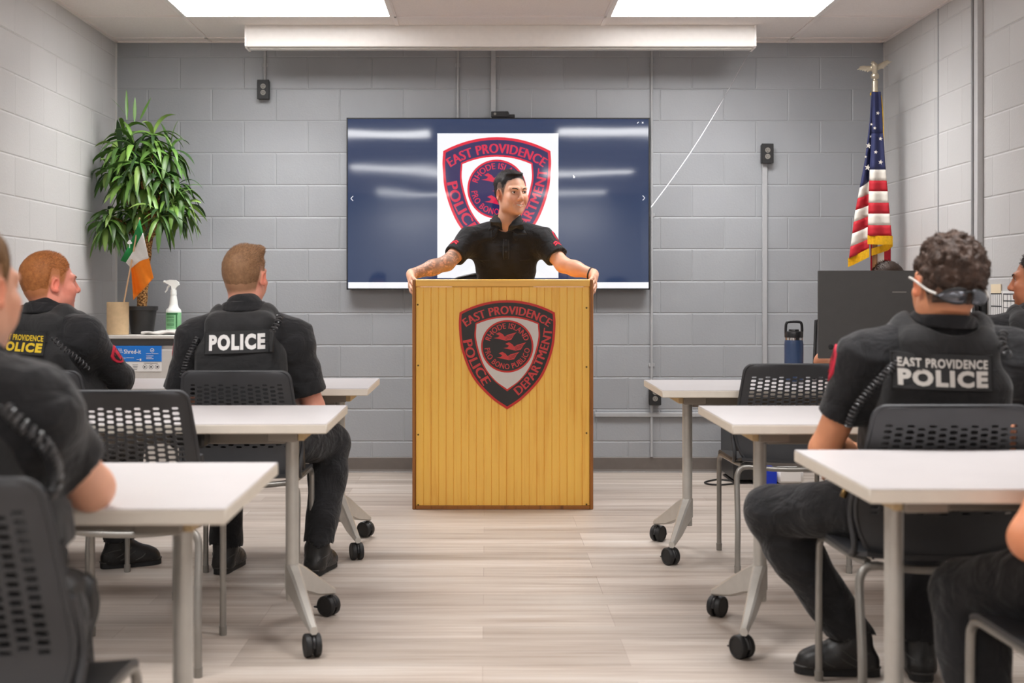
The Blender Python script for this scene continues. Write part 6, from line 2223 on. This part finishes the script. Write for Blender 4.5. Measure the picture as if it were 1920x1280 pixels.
panel(vo, vb, J, O, .245, .086, [('EAST PROVIDENCE', 0, .019, .218, .022, .03), ('POLICE', 0, -.016, .218, .034, .055)], tilt=-.05, lm=M['let_yellow'], X=J['R'][:, 0], Y=J['R'][:, 2])
coil('radio_cord', [W(100, 633, 4.66), W(112, 646, 4.65), W(130, 661, 4.66), W(150, 676, 4.68), W(165, 692, 4.70)], t, rc=.009, rt=.0026, turns=11, mtl=M['cord'])
shoulder_patch(shirt, sb, J, 'R', .036, .55)

# ---- blond haired person in the near corner
J = dict(pelvis=(-.885, 2.175, .555), neck=(-.930, 2.135, .998), sL=(-1.115, 2.16, .945), sR=(-.775, 2.12, .945), eL=(-1.12, 2.38, .765), eR=(-.737, 2.335, .772), wL=(-.93, 2.55, .765), wR=(-.895, 2.505, .768),
         kL=(-1.03, 2.62, .50), kR=(-.885, 2.60, .485), aL=(-1.03, 2.50, .10), aR=(-.87, 2.45, .10))
h = Head((-.905, 2.175, 1.138), (.40, .915, -.02), .98)
hl = hairline_std(front=.060, nape=-.045, temple=.045)
t, J, shirt, sb, vo, vb = build_person('blond haired person cut off by the frame edge, bare elbow resting on the nearest table', J, h, srgb(226, 170, 142), hair=srgb(128, 98, 66), hl=hl, cuff=.62, w=.94, jaw=.92, browc=M['brow_fair'], sleeves=.98, vestw=.0,
    hands={'R': dict(fwd=(-.9, .4, -.02), nrm=(0, .05, 1), thumb_side=1, curl=(.2, .3, .2)), 'L': dict(fwd=(.9, .4, -.02), nrm=(0, .05, 1), thumb_side=-1, curl=(.2, .3, .2))}, fdirs=dict(L=(0, 1), R=(.2, 1)),
    hairkw=dict(top=.010, side=.006, back=.010, noise=((60, .001, (1, 1, 1)),), strands=6000, slen=.018, comb=(0, -.9, .0), lay=.05, jit=.08, lighter=.5, quiff=[((0, -.118, .02), (.036, .03, .036))]))
coil('radio_cord', [W(8, 762, 2.03), W(40, 795, 2.01), W(80, 830, 2.02), W(102, 868, 2.06), W(104, 905, 2.10), W(92, 925, 2.12)], t, rc=.009, rt=.0042, turns=17)
shoulder_patch(shirt, sb, J, 'L', .042, .35)
mb = MB().box((-.735, 2.17, .60), (.030, .05, .05), 0, .018); mb.box((-.725, 2.25, .585), (.022, .028, .045), 0, .014); mb.box((-.722, 2.10, .55), (.02, .035, .09), 0, .012)
mb.build('belt_pouch', M['rubber'], t)

# ---- person with curly hair, sunglasses worn on the nape
J = dict(pelvis=(1.21, 3.45, .555), neck=(1.232, 3.40, 1.035), sL=(1.035, 3.41, .965), sR=(1.440, 3.41, .965), eL=(.945, 3.50, .70), eR=(1.535, 3.50, .71), wL=(1.09, 3.67, .665), wR=(1.36, 3.76, .775),
         kL=(.850, 3.77, .478), kR=(1.33, 3.87, .505), aL=(1.095, 3.735, .105), aR=(1.285, 3.72, .10))
h = Head((1.2385, 3.375, 1.152), (-.10, .99, .03), 1.03, .07)
hl = hairline_std(nape=-.042, side=.030)
HD = srgb(74, 60, 52)
t, J, shirt, sb, vo, vb = build_person('curly haired officer with sunglasses hooked on the back of the head', J, h, srgb(218, 150, 112), hair=srgb(72, 56, 47), hl=hl, cuff=.66, w=1.0, vestw=.012, neck_r=.056,
    hands={'R': dict(fwd=(-.6, .75, -.1), nrm=(0, .1, 1), thumb_side=-1), 'L': dict(fwd=(-.3, .9, -.2), nrm=(-.2, .1, 1), thumb_side=1)}, fdirs=dict(L=(-.97, .12), R=(.2, 1)),
    fade=.02,
    hairkw=dict(top=.026, side=.0145, back=.018, taper=.085, lay=.4, sw=1.3, noise=((58, .0085, (1, 1, 1)), (125, .0040, (1, 1, 1))), strands=9000, slen=.0045, comb=(0, 0, .1), curl=.6, lighter=.7, cvar=.5))
O = W(1788, 706, 3.21)
panel(vo, vb, J, O, .258, .090, [('EAST PROVIDENCE', 0, .022, .232, .023, .035), ('POLICE', 0, -.016, .232, .042, .055)], tilt=.015, lm=M['let_grey'])
coil('radio_cord', [W(1682, 678, 3.31), W(1655, 705, 3.29), W(1625, 738, 3.30), W(1602, 770, 3.31), W(1590, 800, 3.33)], t, rc=.0085, rt=.0032, turns=21)
coil('radio_cord', [W(1882, 622, 3.36), W(1878, 640, 3.31), W(1884, 658, 3.28), W(1892, 668, 3.28)], t, rc=.0095, rt=.0034, turns=6)
shoulder_patch(shirt, sb, J, 'L', .050, .20)
MB().lathe([(.0085, 0), (.0095, .004), (.0095, .018), (.007, .022)], tuple(W(1580, 932, 3.36)), 14, R=Matrix.Rotation(.4, 3, 'Y')).build('baton_end', M['screw'], t)
# sunglasses
sgt = thing_world('sunglasses', 'dark wraparound sunglasses with pale temples hooked across the nape of the curly haired officer', 'sunglasses', tuple(h((0, -.12, -.02))))
M['lens'] = mat('grey_mirror_lens', srgb(96, 98, 104), 0.12, metal=.7)
M['frame_pale'] = mat('pale_frame', srgb(206, 202, 196), 0.35)
def gl(a, z, r=.0):
    return h(((.088 + r) * math.sin(a), -.014 - (.112 + r) * math.cos(a), z))
for s in (-1, 1):
    vs, rim = [], []
    n = 14
    for i in range(n + 1):
        u = i / n; a = s * (.10 + .78 * u)
        zc = -.021 - .004 * u
        hh = .021 * (math.sin(math.pi * min(1, .22 + u * .85)) ** .6) * (1 - .35 * u)
        for j in range(7):
            v = j / 6 * 2 - 1
            vs.append(gl(a, zc + hh * v * (1 if v > 0 else 1.05), .004 * (1 - v * v)))
    mb = MB().add(vs, [(i * 7 + j, i * 7 + j + 1, (i + 1) * 7 + j + 1, (i + 1) * 7 + j) for i in range(n) for j in range(6)])
    o = mb.build('lens', M['lens'], sgt); md = o.modifiers.new('thick', 'SOLIDIFY'); md.thickness = .002
    ed = [vs[i * 7 + 6] for i in range(n + 1)] + [vs[n * 7 + j] for j in range(5, 0, -1)] + [vs[i * 7] for i in range(n, -1, -1)] + [vs[j] for j in range(1, 6)]
    MB().tube(ed, .0026, 8, closed=True).build('rim', M['rubber'], sgt)
    tp = [gl(s * .86, -.020, .002), gl(s * 1.1, -.013, .001), gl(s * 1.35, -.002, .0), h((s * .084, .012, .012)), h((s * .081, .045, .018))]
    MB().tube([tuple(q) for q in catmull([tuple(p) for p in tp], 6)], .0036, 8).build('temple', M['frame_pale'], sgt)
MB().tube([gl(-.12, -.012, .003), gl(0, -.009, .005), gl(.12, -.012, .003)], .003, 8).build('bridge', M['rubber'], sgt)

# ---- officer against the side wall, mostly out of frame
J = dict(pelvis=(2.13, 4.875, .555), neck=(2.160, 4.87, 1.045), sL=(1.975, 4.93, .975), sR=(2.345, 4.80, .975), eL=(1.945, 5.02, .745), eR=(2.40, 4.95, .73), wL=(2.06, 5.22, .775), wR=(2.25, 5.22, .775),
         kL=(2.03, 5.29, .495), kR=(2.25, 5.29, .495), aL=(2.04, 5.15, .10), aR=(2.26, 5.15, .10))
h = Head((2.158, 4.885, 1.180), (-.82, .57, 0), 1.0)
hl = hairline_std()
t, J, shirt, sb, vo, vb = build_person('officer beside the pale wall looking across the room, only face and shoulder in the frame', J, h, SK_BROWN, hair=srgb(44, 36, 32), hl=hl, cuff=.72,
    hands={'R': dict(fwd=(-.6, .8, -.1), nrm=(0, .1, 1), thumb_side=-1), 'L': dict(fwd=(.6, .8, -.1), nrm=(0, .1, 1), thumb_side=1)}, fdirs=dict(L=(0, 1), R=(0, 1)), vox=.006,
    hairkw=dict(top=.012, side=.005, back=.006, strands=2500, slen=.009, comb=(0, .5, .4)))
shoulder_patch(shirt, sb, J, 'L', .044, .22)

# ---- person working behind the big monitor, facing the room
J = dict(pelvis=(1.93, 6.22, .555), neck=(1.935, 6.15, 1.035), sL=(2.115, 6.13, .965), sR=(1.755, 6.13, .965), eL=(2.27, 5.98, .80), eR=(1.60, 5.95, .81), wL=(2.05, 5.74, .775), wR=(1.80, 5.735, .772),
         kL=(2.04, 5.86, .50), kR=(1.83, 5.86, .50), aL=(2.04, 5.98, .10), aR=(1.83, 5.98, .10))
h = Head((1.955, 6.09, 1.155), (0.02, -.96, -.25), 1.0)
hl = hairline_std()
t, J, shirt, sb, vo, vb = build_person('person hidden behind the large monitor, only dark hair and a forearm in view', J, h, SK_TAN, hair=srgb(74, 58, 48), hl=hl, cuff=.50, vest=False,
    hands={'R': dict(fwd=(.9, -.4, -.05), nrm=(0, -.05, 1), thumb_side=-1, curl=(.15, .25, .2)), 'L': dict(fwd=(-.9, -.4, -.05), nrm=(0, -.05, 1), thumb_side=1, curl=(.15, .25, .2))}, fdirs=dict(L=(0, -1), R=(0, -1)), vox=.006,
    hairkw=dict(top=.016, side=.006, back=.008, strands=3000, slen=.02, comb=(.6, .3, .2)))
# watch on the wrist is not in view; the speaker
# ---- person at the near edge, thigh and elbow only
J = dict(pelvis=(1.335, 2.515, .555), neck=(1.40, 2.46, 1.045), sL=(1.215, 2.44, .965), sR=(1.595, 2.46, .965), eL=(1.045, 2.40, .665), eR=(1.66, 2.50, .79), wL=(1.21, 2.60, .60), wR=(1.48, 2.74, .795),
         kL=(1.088, 2.86, .455), kR=(1.43, 2.86, .49), aL=(1.115, 2.76, .10), aR=(1.43, 2.78, .10))
h = Head((1.40, 2.49, 1.19), (-.2, .97, 0), 1.0)
hl = hairline_std()
t, J, shirt, sb, vo, vb = build_person('person out of frame except a bare elbow and dark trouser leg beside the nearest table', J, h, srgb(224, 148, 108), hair=srgb(90, 66, 48), hl=hl, cuff=.5,
    hands={'R': dict(fwd=(-.6, .75, -.1), nrm=(0, .1, 1), thumb_side=-1), 'L': dict(fwd=(.2, .95, -.15), nrm=(0, .2, 1), thumb_side=1)}, fdirs=dict(L=(0, 1), R=(0, 1)), vox=.006,
    hairkw=dict(strands=800))

# ---- the speaker
J = dict(pelvis=(.102, 7.17, .965), neck=(.112, 7.00, 1.512), sL=(.303, 6.99, 1.436), sR=(-.086, 7.01, 1.436), eL=(.420, 6.86, 1.290), eR=(-.216, 6.86, 1.300), wL=(.578, 6.79, 1.238), wR=(-.404, 6.785, 1.238),
         hL=(.187, 7.17, .94), hR=(.017, 7.17, .94), kL=(.205, 7.19, .52), kR=(-.005, 7.19, .52), aL=(.215, 7.23, .10), aR=(-.015, 7.23, .10))
h = Head((.138, 6.925, 1.684), (.46, -.885, -.06), 1.05, .05)
hl = hairline_std(front=.074, temple=.056, nape=-.05, side=.030)
HB = srgb(44, 40, 40)
t, J, shirt, sb, vo, vb = build_person('smiling speaker in a black polo shirt standing behind the lectern with a tattooed forearm', J, h, srgb(224, 170, 142), hair=HB, hl=hl, cuff=.70, vest=False, smile=1.0, jaw=1.04, stubble=.22, vox=.0042, w=.98, sleeves=1.0,
    hands={'R': dict(fwd=(-.04, -.86, -.48), nrm=(-.93, -.10, .22), thumb_side=-1, curl=(.30, .42, .35), s=1.0), 'L': dict(fwd=(.04, -.86, -.48), nrm=(.93, -.10, .22), thumb_side=1, curl=(.30, .42, .35), s=1.0)}, fdirs=dict(L=(.15, -1), R=(-.15, -1)),
    tattoo=((-.216, 6.86, 1.300), (-.404, 6.785, 1.238), .075), look=(-.25, 0), belt=True, openc=.55, dip=.026, vneck=True, fade=.012, neck_r=.056,
    hairkw=dict(top=.0085, side=.004, back=.004, taper=.085, lay=.06, jit=.10, noise=((60, .0014, (1, .4, 1)), (28, .0020, (1, .35, 1))), strands=9000, slen=.015, comb=(.12, -.95, .18), quiff=[((0, .048, .104), (.046, .030, .013))], lighter=.3, vox=.0026))
# collar wings, placket, button, chest seam, sleeve chevrons
R = J['R']
def front(x, z):
    return Vector((.108 + x, 6.88, z))
Sf = Patch(sb, (.108, 6.86, 1.40), (1, 0, 0), (0, 0, 1), .20, .24)
def wing(A, B, C, D):
    A, B, C, D = [Vector(W(*p)) for p in (A, B, C, D)]
    n = 10; vs = []
    for j in range(n + 1):
        for i in range(n + 1):
            u, v = i / n, j / n
            p = (A * (1 - u) + D * u) * (1 - v) + (B * (1 - u) + C * u) * v
            p += Vector((0, -.010 * math.sin(math.pi * u) * (1 - v * .5), 0))
            hit = sb.find_nearest(p)
            if hit[0] is not None:
                dq = (p - hit[0]).dot(hit[1])
                if dq < .008 and hit[1].y < .3: p = hit[0] + hit[1] * .008
                elif dq > .022: p = hit[0] + (p - hit[0]) * (.022 / dq) if v > .6 else p
            vs.append(p)
    o = MB().add(vs, [(j * (n + 1) + i, j * (n + 1) + i + 1, (j + 1) * (n + 1) + i + 1, (j + 1) * (n + 1) + i) for j in range(n) for i in range(n)]).build('collar_wing', M['uniform'], shirt)
    md = o.modifiers.new('thick', 'SOLIDIFY'); md.thickness = .004; md.offset = 0
wing((928, 400, 6.965), (913, 427, 6.86), (943, 422, 6.850), (937, 410, 6.875))
wing((976, 402, 6.93), (984, 433, 6.845), (948, 431, 6.845), (962, 414, 6.855))
Sp = Patch(sb, (.108, 6.86, 1.40), (1, 0, 0), (0, 0, 1), .07, .17)
nu = 10
vs = []
for i in range(nu + 1):
    z = .055 - .135 * i / nu
    vs += [Sp(-.017, z, -.002), Sp(-.015, z, .0045), Sp(.015, z, .0045), Sp(.017, z, -.002)]
mb = MB().add(vs, [(4 * i + k, 4 * (i + 1) + k, 4 * (i + 1) + k + 1, 4 * i + k + 1) for i in range(nu) for k in range(3)])
mb.build('placket', M['uniform'], shirt)
for z in (.028, -.035):
    c = Sp(0, z, .005)
    MB().lathe([(.0055, 0), (.0055, .0015), (.0045, .0022), (.003, .0014), (.001, .0014)], tuple(c), 14, R=Matrix.Rotation(math.pi / 2, 3, 'X')).build('button', M['rubber'], shirt)
Sg = Patch(sb, (.10, 6.86, 1.37), (1, 0, 0), (0, 0, 1), .30, .16)
mb = MB().tube([Sg(x, -.048 - .006 * math.cos(x * 9), .0015) for x in np.linspace(-.145, .145, 24)], .0022, 6)
mb.build('chest_seam', M['webbing'], shirt)
shoulder_patch(shirt, sb, J, 'L', .040, .24)
for s in ('L', 'R'):
    sh, el = A3(J['s' + s]), A3(J['e' + s])
    up = Vector(sh - el).normalized(); sg = 1 if s == 'L' else -1
    N = (Vector((sg * .55, -.75, .35))); N = (N - up * N.dot(up)).normalized(); X = up.cross(N)
    O = Vector(sh + (el - sh) * .55) + N * .06
    for k in range(2):
        V_ = [(-.9, -.35), (0, .15), (.9, -.35), (.9, .05), (0, .55), (-.9, .05)]
        V_ = [(x * .024, (y - .15 + k * .62) * .024) for x, y in V_]
        Sx = Patch(sb, O, X, up, .05, .05)
        n = 6
        vs = [Sx(x, y, .003) for x, y in V_] + [Sx(x, y, -.002) for x, y in V_]
        MB().add(vs, [(0, 1, 4, 5), (1, 2, 3, 4)] + [(i, n + i, n + (i + 1) % n, (i + 1) % n) for i in range(n)]).build('chevron', M['patch_red'], shirt, smooth=False)
wl, el = A3(J['wL']), A3(J['eL']); d = (wl - el) / np.linalg.norm(wl - el); c = wl - d * .018
x_ = np.cross(d, (0, 0, 1)); x_ /= np.linalg.norm(x_); y_ = np.cross(d, x_)
MB().tube([tuple(c + x_ * .033 * math.cos(a) + y_ * .031 * math.sin(a)) for a in np.linspace(0, 2 * math.pi, 24, endpoint=False)], .0045, 8, closed=True).build('wristband', M['rubber'], t)
MB().add([Sf(x, y, .001) for x, y in ((-.034, .135), (-.02, .105), (0, .095), (.02, .105), (.034, .135))] , [(0, 1, 2, 3, 4)]).build('undershirt', M['webbing'], shirt)
